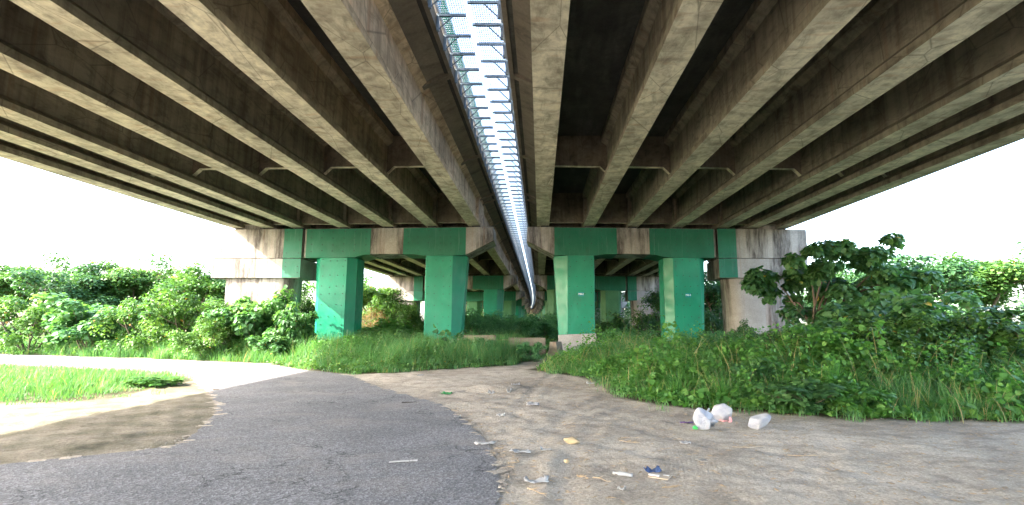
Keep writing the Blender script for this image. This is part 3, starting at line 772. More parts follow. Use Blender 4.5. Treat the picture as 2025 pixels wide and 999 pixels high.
plant('tree', 270, 500, 50, 'green tree second in the row left of the wall pier', 'tree', gt, 9)
plant('tree2', 150, 515, 46, 'dark green tree third in the row left of the wall pier', 'tree', gt, 9)
plant('tree', 30, 495, 52, 'green tree last in the row at the far left side', 'tree', gt, 10)
plant('tree2', 455, 560, 52, 'low dark tree just behind the left wall pier', 'tree', gt, 7)
plant('bush', 385, 575, 30, 'pale sunlit bush left of the stained wall pier', 'bush', gs, 5.5)
plant('broad', 500, 570, 28.2, 'big leaved sunlit shrub hiding the foot of the left wall pier', 'shrub', gs, 4.2)
plant('bush', 420, 625, 26.5, 'rounded bush in front of the pale one by the left road bend', 'bush', gs, 3.6)
plant('broad2', 583, 598, 27, 'big leaved shrub between the wall pier and the outer left column', 'shrub', gs, 2.5)
plant('bush2', 598, 552, 36, 'dark bush in the gap between wall pier and outer left column', 'bush', gs, 3.6)
plant('bush', 300, 590, 30, 'green bush beside the far verge of the road, left of the pale bush', 'bush', gs, 5)
plant('broad', 190, 580, 31, 'wide big leaved shrub on the far verge of the road', 'shrub', gs, 6)
plant('bush', 70, 585, 32, 'bush near the left end of the far verge', 'bush', gs, 6)
plant('weed', 345, 742, 15.5, 'small bright weed on the patch inside the road bend', 'weed', None, 1.5, X=-11.6)
# middle left, behind and between the columns
gm = 'trees and bushes seen between the left columns'
plant('tree', 745, 548, 60, 'pale green tree between the two left columns, farthest back', 'tree', gm, 10)
plant('bush', 765, 585, 47, 'rounded bush between the left columns, before the pale block pier', 'bush', gm, 5)
plant('dry', 738, 605, 43, 'brown dry shrub between the two left columns', 'shrub', gm, 3.2)
plant('bush', 815, 600, 40, 'green bush close left of the inner left column', 'bush', gm, 3.4)
plant('weed', 765, 628, 34.5, 'bright yellow green weed bush between the two left columns', 'weed', gm, 5)
plant('bush2', 725, 650, 29.5, 'low dark bush right of the outer left column foot', 'bush', gm, 3.4)
plant('bush2', 800, 648, 30.5, 'low dark bush left of the inner left column foot', 'bush', gm, 3.2)
# centre
gc = 'feathery shrubs under the gap between the decks'
plant('feather', 940, 610, 36, 'feathery shrub just right of the inner left column', 'shrub', gc, 4.2)
plant('feather', 1000, 622, 38, 'feathery shrub behind the low concrete kerb blocks', 'shrub', gc, 4.6)
plant('feather', 1060, 620, 40, 'feathery shrub left of the column behind the white block', 'shrub', gc, 4.4)
plant('feather', 1035, 630, 47, 'smaller feathery shrub farther under the gap', 'shrub', gc, 6)
plant('feather', 970, 625, 52, 'feathery shrub under the second left pier', 'shrub', gc, 7)
plant('feather', 1100, 618, 50, 'feathery shrub under the second right pier', 'shrub', gc, 5)
# right
gr = 'undergrowth behind the right columns'
plant('bush2', 1215, 618, 38, 'dark bush right of the inner right column', 'bush', gr, 4.5)
plant('bush2', 1290, 600, 40, 'dark bush left of the outer right column', 'bush', gr, 5)
plant('tree2', 1410, 530, 47, 'dark tree in the gap right of the outer right column', 'tree', gr, 8)
plant('tree2', 1330, 560, 57, 'dark tree behind the outer right column', 'tree', gr, 8)
plant('bush2', 1415, 590, 38, 'dark bush filling the gap beside the right wall pier', 'bush', gr, 4.4)
plant('feather', 1240, 648, 28, 'feathery low shrub right of the white concrete block', 'shrub', gr, 3.2)
plant('bush2', 1475, 632, 28.4, 'small dark bush at the foot of the right wall pier', 'bush', gr, 2.2)
plant('bush2', 1375, 655, 26, 'low dark bush before the outer right column', 'bush', gr, 2.6)
gw = 'weed bushes on the right verge'
plant('weed', 1450, 668, 15.5, 'bright leafy weed bush in the middle of the right verge', 'weed bush', gw, 2.4)
plant('weed', 1375, 690, 14.2, 'light green weed bush left of the bright one on the right verge', 'weed bush', gw, 2.0)
plant('weed', 1530, 690, 13.4, 'leafy weed bush at the front right of the verge', 'weed bush', gw, 2.4)
plant('weed', 1640, 640, 14.5, 'tall leafy weed bush at the right edge below the big tree', 'weed bush', gw, 3.2)
plant('weed', 1238, 694, 18, 'light leafy weed at the left end of the right verge', 'weed bush', gw, 1.6)
plant('weed', 1310, 704, 15, 'leafy weed bush left of the middle of the right verge', 'weed bush', gw, 1.5)
plant('feather', 1190, 678, 22, 'feathery shrub right beside the dirt path and pale block', 'shrub', gw, 2.6)
plant('feather', 1300, 676, 21.5, 'feathery shrub before the low dark bush of the outer right column', 'shrub', gw, 2.8)
plant('broad2', 1490, 704, 12.9, 'broad leaved weed between the bright weed bush and the front right one', 'weed bush', gw, 1.5)
plant('broad2', 1585, 745, 11.2, 'broad leaved creeper nearest the right dirt edge', 'weed bush', gw, 2.0)
plant('weed', 1660, 745, 11.2, 'leafy weed at the front below the right end shrubs', 'weed bush', gw, 1.8)
plant('feather', 1410, 655, 20, 'feathery shrub behind the bright leafy weed bush', 'shrub', gw, 3.0)
gq = 'clumps of long bladed reed grass on the right verge'
plant('reed', 1640, 690, 12.0, 'tall arching reed clump at the right end of the verge', 'reed clump', gq)
plant('reed', 1560, 735, 11.8, 'arching reed clump before the front right weed bush', 'reed clump', gq)
plant('reed', 1340, 725, 12.6, 'reed clump behind the purple strip on the front verge', 'reed clump', gq)
plant('reed', 1255, 712, 14.6, 'reed clump at the left shoulder of the right verge', 'reed clump', gq)
plant('reed', 1425, 735, 11.9, 'reed clump directly behind the rearmost plastic bag', 'reed clump', gq)
gv = 'small weeds along the far verge'
plant('weed', 640, 672, 25.5, 'pale weed before the outer left column', 'weed bush', gv, 2.2)
plant('weed', 705, 662, 26.0, 'leafy weed right of the outer left column foot', 'weed bush', gv, 2.6)
plant('broad2', 545, 655, 25.6, 'big leaved weed before the left wall pier', 'weed bush', gv, 2.2)
plant('feather', 820, 668, 26.2, 'feathery weed left of the sapling', 'weed bush', gv, 2.2)
plant('feather', 940, 668, 26.2, 'feathery weed before the low brown block', 'weed bush', gv, 2.4)
plant('feather', 1050, 676, 25.4, 'feathery weed before the yellow stained block', 'weed bush', gv, 1.7)
plant('feather', 1130, 690, 23.8, 'feathery weed before the pale upright block', 'weed bush', gv, 1.4)
plant('broad', 1610, 610, 17.5, 'big leaved shrub below the spreading tree on the right', 'shrub', gw, 3.6)
plant('broad2', 1700, 570, 19, 'big leaved shrub right of the spreading tree', 'shrub', gw, 4.5)
plant('bush', 1760, 620, 14.5, 'green bush beyond the right end of the verge', 'bush', gw, 4)
plant('broad', 1850, 590, 16.5, 'big leaved shrub second from the right end', 'shrub', gw, 5)
plant('bush', 1960, 600, 15, 'green bush at the far right end', 'bush', gw, 5)
plant('tree2', 1790, 500, 36, 'dark green tree standing beyond the right shrubs', 'tree', 'trees right of the bridge', 9)
plant('tree', 1930, 480, 38, 'lighter green tree at the far right beyond the shrubs', 'tree', 'trees right of the bridge', 10)
plant('tree2', 1660, 520, 50, 'dark tree far behind the right wall pier', 'tree', 'trees right of the bridge', 9)

# the spreading big-leaved tree before the right wall pier
R = np.random.default_rng(77)
root = empty('spreading_tree'); Yt = 23.0; Xt, _ = XZ(1612, 640, Yt); root.location = (Xt, Yt, 0)
mb, tips, grow = branching(R, 5, 5, 5)
trunk = [(0, 0, -.1), (.05, 0, .8), (-.15, .05, 1.5), (.1, .1, 2.2)]
mb.tube(trunk, [.15, .13, .12, .10], 8)
targets = [(-1.2, 3.6), (-.3, 4.5), (.7, 4.9), (1.7, 4.7), (2.7, 4.4), (3.4, 3.7), (.4, 3.6), (1.7, 3.4), (2.8, 2.9), (-.8, 2.9), (1.0, 2.7), (3.8, 2.6)]
C = []
for k, (tx, tz) in enumerate(targets):
    ty = R.uniform(-1.1, 1.1); a = Vector(trunk[-1]) if k % 2 else Vector(trunk[-2]); b = Vector((tx, ty, tz)); mid = (a + b) / 2 + Vector((R.normal(0, .15), 0, .25))
    mb.tube([a, (a + mid) / 2 + Vector(R.normal(0, .05, 3)), mid, (mid + b) / 2 + Vector(R.normal(0, .08, 3)), b], [.06, .05, .04, .03, .012], 5)
    for q in range(5): C.append((tx * 1.1 + R.normal(0, .62), ty + R.normal(0, .5), tz * 1.02 + R.normal(0, .36)))
C = np.array(C)
for bx, bz in ((-1.7, 2.3), (-1.9, 1.4), (-1.2, 2.9), (-2.2, 2.0)):      # bare twigs toward the pier
    mb.tube([(0, -.2, .9), (bx * .4, -.3, bz * .6 + .2), (bx * .7, -.35, bz * .8), (bx, -.4, bz)], [.03, .02, .014, .006], 4)
    mb.tube([(bx * .7, -.35, bz * .8), (bx * .7 + .25, -.4, bz * .8 + .5)], [.012, .004], 4)
mb.build('trunk', M['bark'], root, smooth=True)
V, F, a = clump_leaves(C, .58 * R.uniform(.6, 1.2, len(C)), 10500, .25, 'heart', R, droop=.8)
mesh_np('crown', V, F, M['leafbroad'], root, attr=a)
tag(root, 'spreading tree with large heart shaped leaves in front of the right wall pier', 'tree')
# tangled half-bare shrub right of the inner right column
R = np.random.default_rng(78); root = empty('straggly_shrub'); Ys = 36.5; Xs, _ = XZ(1265, 640, Ys); root.location = (Xs, Ys, 0)
mb = MB(); C = []
for k in range(26):
    a = R.uniform(0, 6.28); p = Vector((R.normal(0, .7), R.normal(0, .4), 0)); d = Vector((math.cos(a) * .6, math.sin(a) * .4, 1)).normalized(); pts = [p]
    L = R.uniform(2.0, 4.3)
    for q in range(6): d = (d + Vector(R.normal(0, .22, 3)) - Vector((0, 0, .06 * q))).normalized(); p = p + d * L / 6; pts.append(p)
    mb.tube(pts, [.022 - .003 * q for q in range(7)], 4)
    for q in (3, 4, 5, 6): C.append(tuple(pts[q]))
mb.build('stem', M['bark'], root)
V, F, a = clump_leaves(np.array(C), np.full(len(C), .22), 1300, .13, 'ovate', R); mesh_np('foliage', V, F, M['leaf'], root, attr=a)
tag(root, 'straggly half bare shrub with tangled stems between the right columns', 'shrub')
# young sapling before the inner left column
R = np.random.default_rng(79); root = empty('sapling'); Ysp = 25.5; Xs, _ = XZ(878, 660, Ysp); root.location = (Xs, Ysp, 0)
mb = MB(); P, A = [], []
for k in range(7):
    a = k * 2.4; L = R.uniform(1.1, 1.75); p = Vector((0, 0, 0)); d = Vector((math.cos(a) * .45, math.sin(a) * .45, 1)).normalized(); pts = [p]
    for q in range(5): d = (d + Vector(R.normal(0, .1, 3))).normalized(); p = p + d * L / 5; pts.append(p)
    mb.tube(pts, [.016 - .002 * q for q in range(6)], 4)
    for q in (2, 3, 4, 5, 5, 5): P.append(tuple(pts[q] + Vector(R.normal(0, .06, 3)))); A.append((R.normal(), R.normal(), -.6))
mb.build('stem', M['bark'], root)
P = np.array(P); A = np.array(A); V, F, a = leaf_mesh(P, R.normal(0, .5, P.shape) + np.array([0, -.3, .8]), A, R.uniform(.24, .38, len(P)), 'heart', R, R.random(len(P)) * .9)
mesh_np('foliage', V, F, M['leafbroad'], root, attr=a)
tag(root, 'young sapling with big round leaves in front of the inner left column', 'sapling')

# grass and weeds: stuff
def scatter(poly, n, R, xr, yr):
    P = np.stack([R.uniform(*xr, n), R.uniform(*yr, n)], 1); return P[pip(P, poly)]
def tufts(poly, ntuft, per, hfun, wid, R, xr, yr, spread=.13):
    T = scatter(poly, ntuft, R, xr, yr)
    ed = pdist(T, poly); T = T[R.random(len(T)) < np.clip(ed / .5, .12, 1)]
    out = scatter([(poly[0][0], -50), (poly[0][0], 90), (90, 90), (90, -50)] if False else [(-50, 3), (-50, 60), (50, 60), (50, 3)], ntuft * 2, R, xr, yr)
    dd = pdist(out, poly); out = out[(~pip(out, poly)) & (~pip(out, road)) & (R.random(len(out)) < np.exp(-dd / .16) * .30)]; T = np.concatenate([T, out])
    h = np.zeros(len(T)); h = hfun(T) * R.uniform(.5, 1.3, len(T)) * (1 + .30 * wob(T[:, 0] * 1.5, T[:, 1] * 1.5, 11)); h = np.maximum(h, .08); tone = R.random(len(T))
    i = np.repeat(np.arange(len(T)), per); P = T[i] + R.normal(0, spread, (len(i), 2))
    H = h[i] * R.uniform(.45, 1.1, len(i)); tn = np.clip(tone[i] * .62 + R.random(len(i)) * .3, 0, .9); tn = np.where(R.random(len(i)) < .05, R.uniform(.93, 1, len(i)), tn)
    return blades(P, H, wid * R.uniform(.6, 1.3, len(i)), R, tn)
R = np.random.default_rng(5)
dl = lambda T: np.clip(pdist(T, GL), 0, 3)
parts = [tufts(GL, 9000, 22, lambda T: .20 + .30 * np.clip(dl(T), 0, 1.9) + .16 * wob(T[:, 0], T[:, 1], 5) + .35 * np.clip((T[:, 1] - 21) / 4, 0, 1), .015, R, (-26, 2), (16, 33)),
         tufts(GL, 5000, 12, lambda T: .3 + .2 * np.clip(dl(T), 0, 2), .022, R, (-45, -10), (24, 46))]
V, F, a = join(parts)
gsL = mesh_np('grass', V, F, M['grass'], attr=a); tag(gsL, 'long soft grass along the far verge of the road, left of the dirt path', 'grass', kind='stuff')
parts = [tufts(GR, 9000, 20, lambda T: .20 + .36 * np.clip(pdist(T, GR), 0, 2.0) + .15 * wob(T[:, 0], T[:, 1], 7), .013, R, (0, 14), (10, 26)),
         tufts(GR, 2600, 12, lambda T: .3 + .2 * np.clip(pdist(T, GR), 0, 2), .02, R, (8, 45), (9, 40))]
parts.append(tufts(GR, 900, 5, lambda T: .45 + .45 * np.clip(pdist(T, GR), 0, 2), .016, R, (0, 14), (10, 26))); v_, f_, t_ = parts[-1]; parts[-1] = (v_, f_, np.full(len(t_), .98))
V, F, a = join(parts)
gsR = mesh_np('grass', V, F, M['grass'], attr=a); tag(gsR, 'long tangled grass on the right verge behind the plastic bags', 'grass', kind='stuff')
V, F, a = join([tufts(ISL, 7500, 16, lambda T: .12 + .12 * np.clip(pdist(T, ISL), 0, 2), .014, R, (-30, -9), (10, 26)),
                ])
tag(mesh_np('grass', V, F, M['grass'], attr=a), 'low bright grass on the patch inside the road bend', 'grass', kind='stuff')
# a few tufts by the block and creeping weeds on the path
def weedfield(poly, n, per, hf, size, R, xr, yr, shape='ovate', edge=.1):
    T = scatter(poly, n, R, xr, yr); T = T[pdist(T, poly) > edge]
    h = hf(T) * R.uniform(.4, 1.25, len(T)); tone = R.random(len(T)); i = np.repeat(np.arange(len(T)), per); m_ = len(i)
    t = R.random(m_) ** .7; P = np.column_stack([T[i] + R.normal(0, .11, (m_, 2)) * (1.2 - .5 * t)[:, None], .03 + t * h[i]])
    Nn = R.normal(0, .45, (m_, 3)) + np.array([0, -.1, .8]); A = R.normal(0, 1, (m_, 3)) * np.array([1, 1, .3]) + np.array([0, 0, -.25])
    return leaf_mesh(P, Nn, A, size * R.uniform(.5, 1.3, m_), shape, R, np.clip(.55 * tone[i] + .45 * R.random(m_), 0, 1))
V, F, a = join([weedfield(GR, 6500, 16, lambda T: (.18 + .46 * np.clip(pdist(T, GR), 0, 2.0)) * np.clip(.7 + 1.1 * wob(T[:, 0] * .9, T[:, 1] * .9, 23), .1, 1.5), .11, R, (0, 13), (10, 27), 'ovate'),
                weedfield(GR, 3600, 15, lambda T: (.18 + .42 * np.clip(pdist(T, GR), 0, 2.2)) * np.clip(.5 + 1.3 * wob(T[:, 0] * .7, T[:, 1] * .8, 29), .05, 1.6), .15, R, (3, 14), (9.5, 20), 'heart'),
                weedfield(GR, 3500, 12, lambda T: .5 + 0 * T[:, 0], .17, R, (2, 45), (20, 50), 'ovate')])
tag(mesh_np('weeds', V, F, M['weed'], attr=a), 'leafy low weeds growing through the right verge', 'weeds', kind='stuff')
V, F, a = join([weedfield(GL, 5200, 15, lambda T: (.14 + .30 * np.clip(dl(T), 0, 2.2)) * np.clip(.7 + 1.1 * wob(T[:, 0] * .9, T[:, 1] * .9, 21), .1, 1.5), .10, R, (-20, 1), (17, 30), 'ovate', .05),
                weedfield([(-45, 31), (1, 28), (1, 60), (-45, 60)], 4200, 14, lambda T: .75 + .2 * wob(T[:, 0], T[:, 1]), .17, R, (-45, 1), (29, 60), 'ovate')])
tag(mesh_np('weeds', V, F, M['leaf'], attr=a), 'leafy undergrowth behind the left grass and around the left columns', 'weeds', kind='stuff')
far = [(-120, 58), (90, 58), (90, 320), (-120, 320)]
V, F, a = join([weedfield(far, 9000, 9, lambda T: 1.5 + .4 * wob(T[:, 0] * .3, T[:, 1] * .3), .5, R, (-60, 45), (58, 200), 'ovate')])
tag(mesh_np('far_undergrowth', V, F, M['leafdark'], attr=a), 'unbroken green undergrowth covering the ground beyond the second piers', 'undergrowth', kind='stuff')
# far wood on both sides
def wood(xr, yr, n, h, R):
    C = np.column_stack([R.uniform(*xr, n), R.uniform(*yr, n), R.uniform(.3, 1, n) * h]); Rr = R.uniform(1.2, 2.4, n)
    return clump_leaves(C, Rr, n * 120, .42, 'ovate', R)
V, F, a = join([wood((-110, -24), (66, 95), 170, 8, R), wood((-24, -14), (100, 170), 60, 8, R)]); tag(mesh_np('far_wood', V, F, M['leaf'], attr=a), 'far green wood on the horizon left of the bridge', 'wood', kind='stuff')
V, F, a = join([wood((22, 110), (60, 95), 170, 8, R), wood((12, 22), (75, 150), 80, 6.5, R)]); tag(mesh_np('far_wood', V, F, M['leafdark'], attr=a), 'far dark wood on the horizon right of the bridge', 'wood', kind='stuff')
print('foliage ok')

# ------------------------------------------------------------------ concrete blocks
def barrier(x0px, x1px, toppx, Y, label, h=None, mat='kerb', tilt=0, depth=.5, grp=None, prot=0):
    xa, zt = XZ(x0px, toppx, Y); xb, _ = XZ(x1px, toppx, Y); L = xb - xa; h = h or zt
    o = empty('concrete_block', ((xa + xb) / 2, Y, 0), tilt); m = MB()
    d = depth; prof = [(-d * .5, 0), (d * .5, 0), (d * .5, h * .3), (d * .3, h * .55), (d * .22, h), (-d * .22, h), (-d * .3, h * .55), (-d * .5, h * .3)]
    m.loft([[(-L / 2 + e, y * f, z * f + (1 - f) * h * .5) for y, z in prof] for e, f in ((0, .97), (.03, 1))] + [[(L / 2 - e, y * f, z * f + (1 - f) * h * .5) for y, z in prof] for e, f in ((.03, 1), (0, .97))])
    b = m.build('block', M[mat], o, bevel=.012)
    for k in range(2):
        mm = MB(); x = (-.5 + k) * L * .55; mm.tube([(x - .05, 0, h - .02), (x - .05, 0, h + .09), (x, 0, h + .13), (x + .05, 0, h + .09), (x + .05, 0, h - .02)], .009, 5); mm.build('lifting_loop', M['dark'], o)
    tag(o, label, 'concrete block', grp); return o
wb = barrier(1106, 1180, 661, 27.5, 'upright pale concrete block in front of the inner right column', mat='block', tilt=math.radians(3), depth=.9, grp='concrete blocks closing the path')
wb.rotation_euler.y = math.radians(-2.2)
barrier(905, 981, 663, 28.5, 'low brown concrete block in the grass right of the inner left column', tilt=-.05, grp='concrete blocks closing the path')
barrier(1006, 1079, 668, 28.0, 'low yellow stained concrete block half way along the grass under the gap', tilt=.02, grp='concrete blocks closing the path')
o = barrier(1086, 1112, 676, 26.0, 'toppled concrete block end leaning left of the pale upright block', mat='kerb', tilt=math.radians(62), depth=.8, grp='concrete blocks closing the path')
o = barrier(1178, 1210, 676, 28.6, 'grey low concrete block half hidden right of the pale upright block', mat='block', grp='concrete blocks closing the path')

# ------------------------------------------------------------------ litter
import bmesh
def blob(name, px, py, w_, h_, d_, seed, mat, label, cat, group=None, shear=0, extra=None, ridges=.26, rz=0):
    X, Y = G(px, py); bm = bmesh.new(); bmesh.ops.create_icosphere(bm, subdivisions=5, radius=1)
    R = np.random.default_rng(seed); K = 24; nn = R.normal(0, 1, (K, 3)); nn /= np.linalg.norm(nn, axis=1, keepdims=True); hh = R.uniform(.60, 1.0, K) * (1 - ridges * .6)
    ks = R.normal(0, 1, (8, 3)); ph = R.uniform(0, 6.28, 8)
    for v in bm.verts:
        d = v.co.normalized(); dd = np.array(d); q = nn @ dd; r_ = np.where(q > .12, hh / np.maximum(q, .12), 9); r_ = np.append(r_, 1.08)
        r = float((r_ ** -22).sum() ** (-1 / 22))
        r *= 1 - ridges * .25 * sum(abs(math.sin(5.5 * float(ks[i] @ dd) + ph[i])) ** .5 for i in range(8)) / 8 + ridges * .1
        c = d * r
        z = max(c.z, -.62); c = Vector((c.x + shear * (z + .6), c.y, z + .62)); v.co = Vector((c.x * w_ * .66, c.y * d_ * .66, c.z * h_ / 1.25))
    me = bpy.data.meshes.new(name); bm.to_mesh(me); bm.free(); me.materials.append(M[mat])
    for p in me.polygons: p.use_smooth = True
    if extra:
        root = empty(name, (X, Y, .02), rz); o = bpy.data.objects.new('bag_body', me); COL.objects.link(o); o.parent = root; extra(root)
    else:
        root = bpy.data.objects.new(name, me); COL.objects.link(root); root.location = (X, Y, .02); root.rotation_euler.z = rz
    tag(root, label, cat, group); return root
def knot(parent, x, z, mat, s_=1, ang=0):
    m = MB()
    for sg in (-1, 1):
        m.loft([[(x + sg * .01, -.02, z), (x + sg * .03, -.02, z + .015), (x + sg * .02, .02, z + .01)], [(x + sg * .05 * s_, -.03, z + .07 * s_), (x + sg * .10 * s_, -.02, z + .06 * s_), (x + sg * .07 * s_, .02, z + .08 * s_)], [(x + sg * .06 * s_, -.03, z + .11 * s_), (x + sg * .11 * s_, -.02, z + .10 * s_), (x + sg * .09 * s_, .0, z + .11 * s_)]])
    m.build('knot', M[mat], parent, smooth=True)
gb = 'white plastic bags lying on the dirt'
def ex1(r):
    knot(r, .04, .27, 'bag', .8)
    m = MB(); m.tube([(-.21, -.10, .03), (-.19, -.14, .05), (-.15, -.16, .03)], [.02, .04, .02], 6); m.build('green_corner', M['greenp'], r)
    bm_ = MB(); bm_.tube([(.13, -.06, .06), (.17, -.06, .13), (.14, -.04, .20)], [.07, .09, .03], 9); bm_.build('side_bulge', M['bag'], r, smooth=True)
def ex2(r):
    m = MB(); m.loft([[(.03, -.17, .10), (.05, -.17, .10), (.04, -.15, .11)], [(.0, -.22, .03), (.07, -.22, .04), (.04, -.19, .05)], [(-.02, -.24, .004), (.05, -.25, .004), (.02, -.22, .012)]]); m.build('pink_tie', M['pinkp'], r)
    m = MB(); m.tube([(-.15, -.15, .03), (-.08, -.18, .015), (.0, -.17, .02)], [.012, .018, .01], 5); m.build('pink_hem', M['pinkp'], r)
blob('plastic_bag', 1391, 850, .42, .30, .36, 1, 'bag', 'white knotted plastic bag with green corner, front left of the three', 'plastic bag', gb, extra=ex1)
blob('plastic_bag', 1433, 833, .48, .34, .40, 2, 'bag', 'full white plastic bag with pink tie, the rearmost of the three', 'plastic bag', gb, extra=ex2, shear=-.12)
blob('plastic_bag', 1495, 851, .40, .27, .32, 4, 'bag', 'white plastic bag slumped in a wedge, the right one of the three', 'plastic bag', gb, shear=.45)
blob('plastic_bag', 1262, 738, .55, .55, .4, 6, 'bag', 'white plastic bag caught in the grass of the right verge', 'plastic bag', None)
blob('plastic_bag', 1517, 690, .8, 1.0, .6, 8, 'bag', 'crumpled white bag among weeds at the foot of the right wall pier', 'plastic bag', None, shear=-.3)
blob('tan_lump', 1131, 880, .22, .085, .12, 9, 'tan', 'smooth tan lump lying alone on the dirt', 'stone', None, ridges=.08)
blob('pebble', 1121, 919, .06, .045, .05, 10, 'tan', 'small pale pebble below the tan lump', 'stone', None, ridges=.08)
def scrap(px, py, wpx, dpx, mat, label, cat='paper scrap', name='paper_scrap', seed=0, thick=.003, rot=0, curl=.03, group=None, prof=None):
    X, Y = G(px, py); R = np.random.default_rng(seed + 100); sc_ = Y / 1000
    a_, b_ = wpx * sc_, max(.03, dpx * sc_ * Y / 1.9 * .85)
    n, k = 9, 5; V = []
    for i in range(n):
        for j in range(k):
            u_, v_ = i / (n - 1) - .5, j / (k - 1) - .5; e = 1 + R.normal(0, .10)
            V.append((u_ * a_ * e + R.normal(0, .01) * a_, v_ * b_ * (1 - .55 * abs(u_) * R.uniform(.2, 1.4)) * e, .02 + abs(R.normal(0, curl)) * (abs(u_) + .3)))
    top = np.array(V); bot = top - np.array([0, 0, thick]); V = np.concatenate([top, bot]); F = []
    idx = lambda i, j: i * k + j
    for i in range(n - 1):
        for j in range(k - 1):
            q = [idx(i, j), idx(i + 1, j), idx(i + 1, j + 1), idx(i, j + 1)]; F.append(q); F.append([x + n * k for x in q[::-1]])
    rim = [idx(i, 0) for i in range(n)] + [idx(n - 1, j) for j in range(1, k)] + [idx(i, k - 1) for i in range(n - 2, -1, -1)] + [idx(0, j) for j in range(k - 2, 0, -1)]
    for q in range(len(rim)):
        a1, b1 = rim[q], rim[(q + 1) % len(rim)]; F.append([b1, a1, a1 + n * k, b1 + n * k])
    o = mesh_np(name, V, F, M[mat]); o.location = (X, Y, .004); o.rotation_euler.z = rot
    tag(o, label, cat, group); return o
gp = 'paper and plastic scraps on the dirt'
scrap(958, 880, 38, 5, 'paperw', 'crumpled white and pink paper lying on the asphalt edge', seed=1, group=gp, curl=.02)
scrap(1060, 956, 46, 7, 'paperw', 'long torn white paper strip near the bottom of the dirt', seed=2, group=gp, rot=.2)
scrap(1028, 897, 36, 5, 'paperw', 'flat grey white scrap on dirt right of the asphalt edge', seed=3, group=gp)
scrap(1053, 801, 22, 6, 'paperw', 'white scrap in the middle distance on the tyre tracks', seed=4, group=gp)
scrap(1020, 763, 16, 4, 'paperw', 'white scrap just behind the small dirt heap', seed=5, group=gp)
scrap(992, 773, 9, 7, 'stone', 'grey rubble chip on the dirt heap, left one', 'rubble', 'rubble_chip', seed=6, curl=.06, thick=.03)
scrap(1007, 776, 8, 5, 'paperw', 'white rubble chip on the dirt heap, right one', 'rubble', 'rubble_chip', seed=7, curl=.06, thick=.03)
scrap(971, 778, 12, 4, 'paperw', 'white chip at the left foot of the dirt heap', 'rubble', 'rubble_chip', seed=8, curl=.04, thick=.02)
scrap(884, 780, 18, 4, 'greenp', 'pale green scrap beside the grey gravel', seed=9, group=gp)
scrap(905, 827, 12, 4, 'paperw', 'small white scrap on the curve of the asphalt edge', seed=10, group=gp)
scrap(990, 824, 16, 4, 'paperw', 'small white scrap between the dirt heap and the bread coloured lump', seed=11, group=gp)
scrap(831, 744, 10, 3, 'paperw', 'small white scrap near the left grass edge', seed=12, group=gp)
scrap(1168, 760, 16, 3, 'paperw', 'small white scrap at the foot of the right grass', seed=13, group=gp)
scrap(1262, 780, 10, 3, 'paperw', 'white scrap at the front edge of the right verge', seed=14, group=gp)
scrap(1355, 879, 20, 5, 'paperw', 'small grey white scrap below the left plastic bag', seed=15, group=gp)
scrap(1400, 914, 40, 7, 'stone', 'flat pale grey scrap pressed into the right dirt', seed=16, group=gp, curl=.01)
scrap(1080, 893, 22, 4, 'paperw', 'blue white plastic scrap above the long paper strip', seed=17, group=gp)
scrap(1229, 973, 15, 3, 'paperw', 'short white strip at the bottom of the dirt', seed=18, group=gp)
scrap(995, 969, 18, 3, 'stone', 'grey chip at the bottom near the asphalt edge', seed=19, group=gp)
scrap(1290, 938, 30, 5, 'blue', 'crumpled dark blue plastic behind the cardboard piece', 'plastic scrap', 'plastic_scrap', seed=20, curl=.06)
scrap(1359, 839, 24, 3, 'purple', 'flat purple plastic strip left of the white bags', 'plastic scrap', 'plastic_scrap', seed=21, curl=.03)
# cardboard with two slots
X, Y = G(1306, 946); root = empty('cardboard_piece', (X, Y, .02), -.5)
m = MB(); m.prism([(-.13, 0), (.12, 0), (.12, .012), (-.13, .012)], -.10, .10); pc = m.build('sheet', M['card'], root, bevel=.003)
m = MB(); m.box(-.13, .0, -.06, -.02, .0125, .03); m.box(.03, .10, .02, .05, .0125, .02); m.build('folded_flap', M['paperw'], root)
tag(root, 'pale cardboard piece with folded flaps lying on the dirt at the bottom', 'cardboard')
# broken white strip on the asphalt
X, Y = G(800, 915); root = empty('white_strip', (X, Y, .02), .14)
m = MB()
pts = [(-.20, -.012), (-.10, -.004), (-.02, .012), (.06, .012)]
for (x0, y0), (x1, y1) in zip(pts[:-1], pts[1:]): m.prism([(x0, y0 - 0), (x1, y1), (x1, y1 + .0), (x0, y0)], 0, 0) if False else m.add([(x0, y0 - .036, 0), (x1, y1 - .036, 0), (x1, y1 + .022, 0), (x0, y0 + .022, 0), (x0, y0 - .036, .006), (x1, y1 - .036, .006), (x1, y1 + .022, .006), (x0, y0 + .022, .006)], [(0, 3, 2, 1), (4, 5, 6, 7), (0, 1, 5, 4), (2, 3, 7, 6), (0, 4, 7, 3), (1, 2, 6, 5)])
m.build('long_piece', M['paperw'], root)
for x0, x1, hh in ((.068, .105, .026), (.112, .17, .034)):
    m = MB(); m.box(x0, x1, .012 - hh, .012 + hh, 0, .007); m.build('broken_piece', M['paperw'], root)
tag(root, 'cracked white plastic strip lying on the asphalt', 'strip')
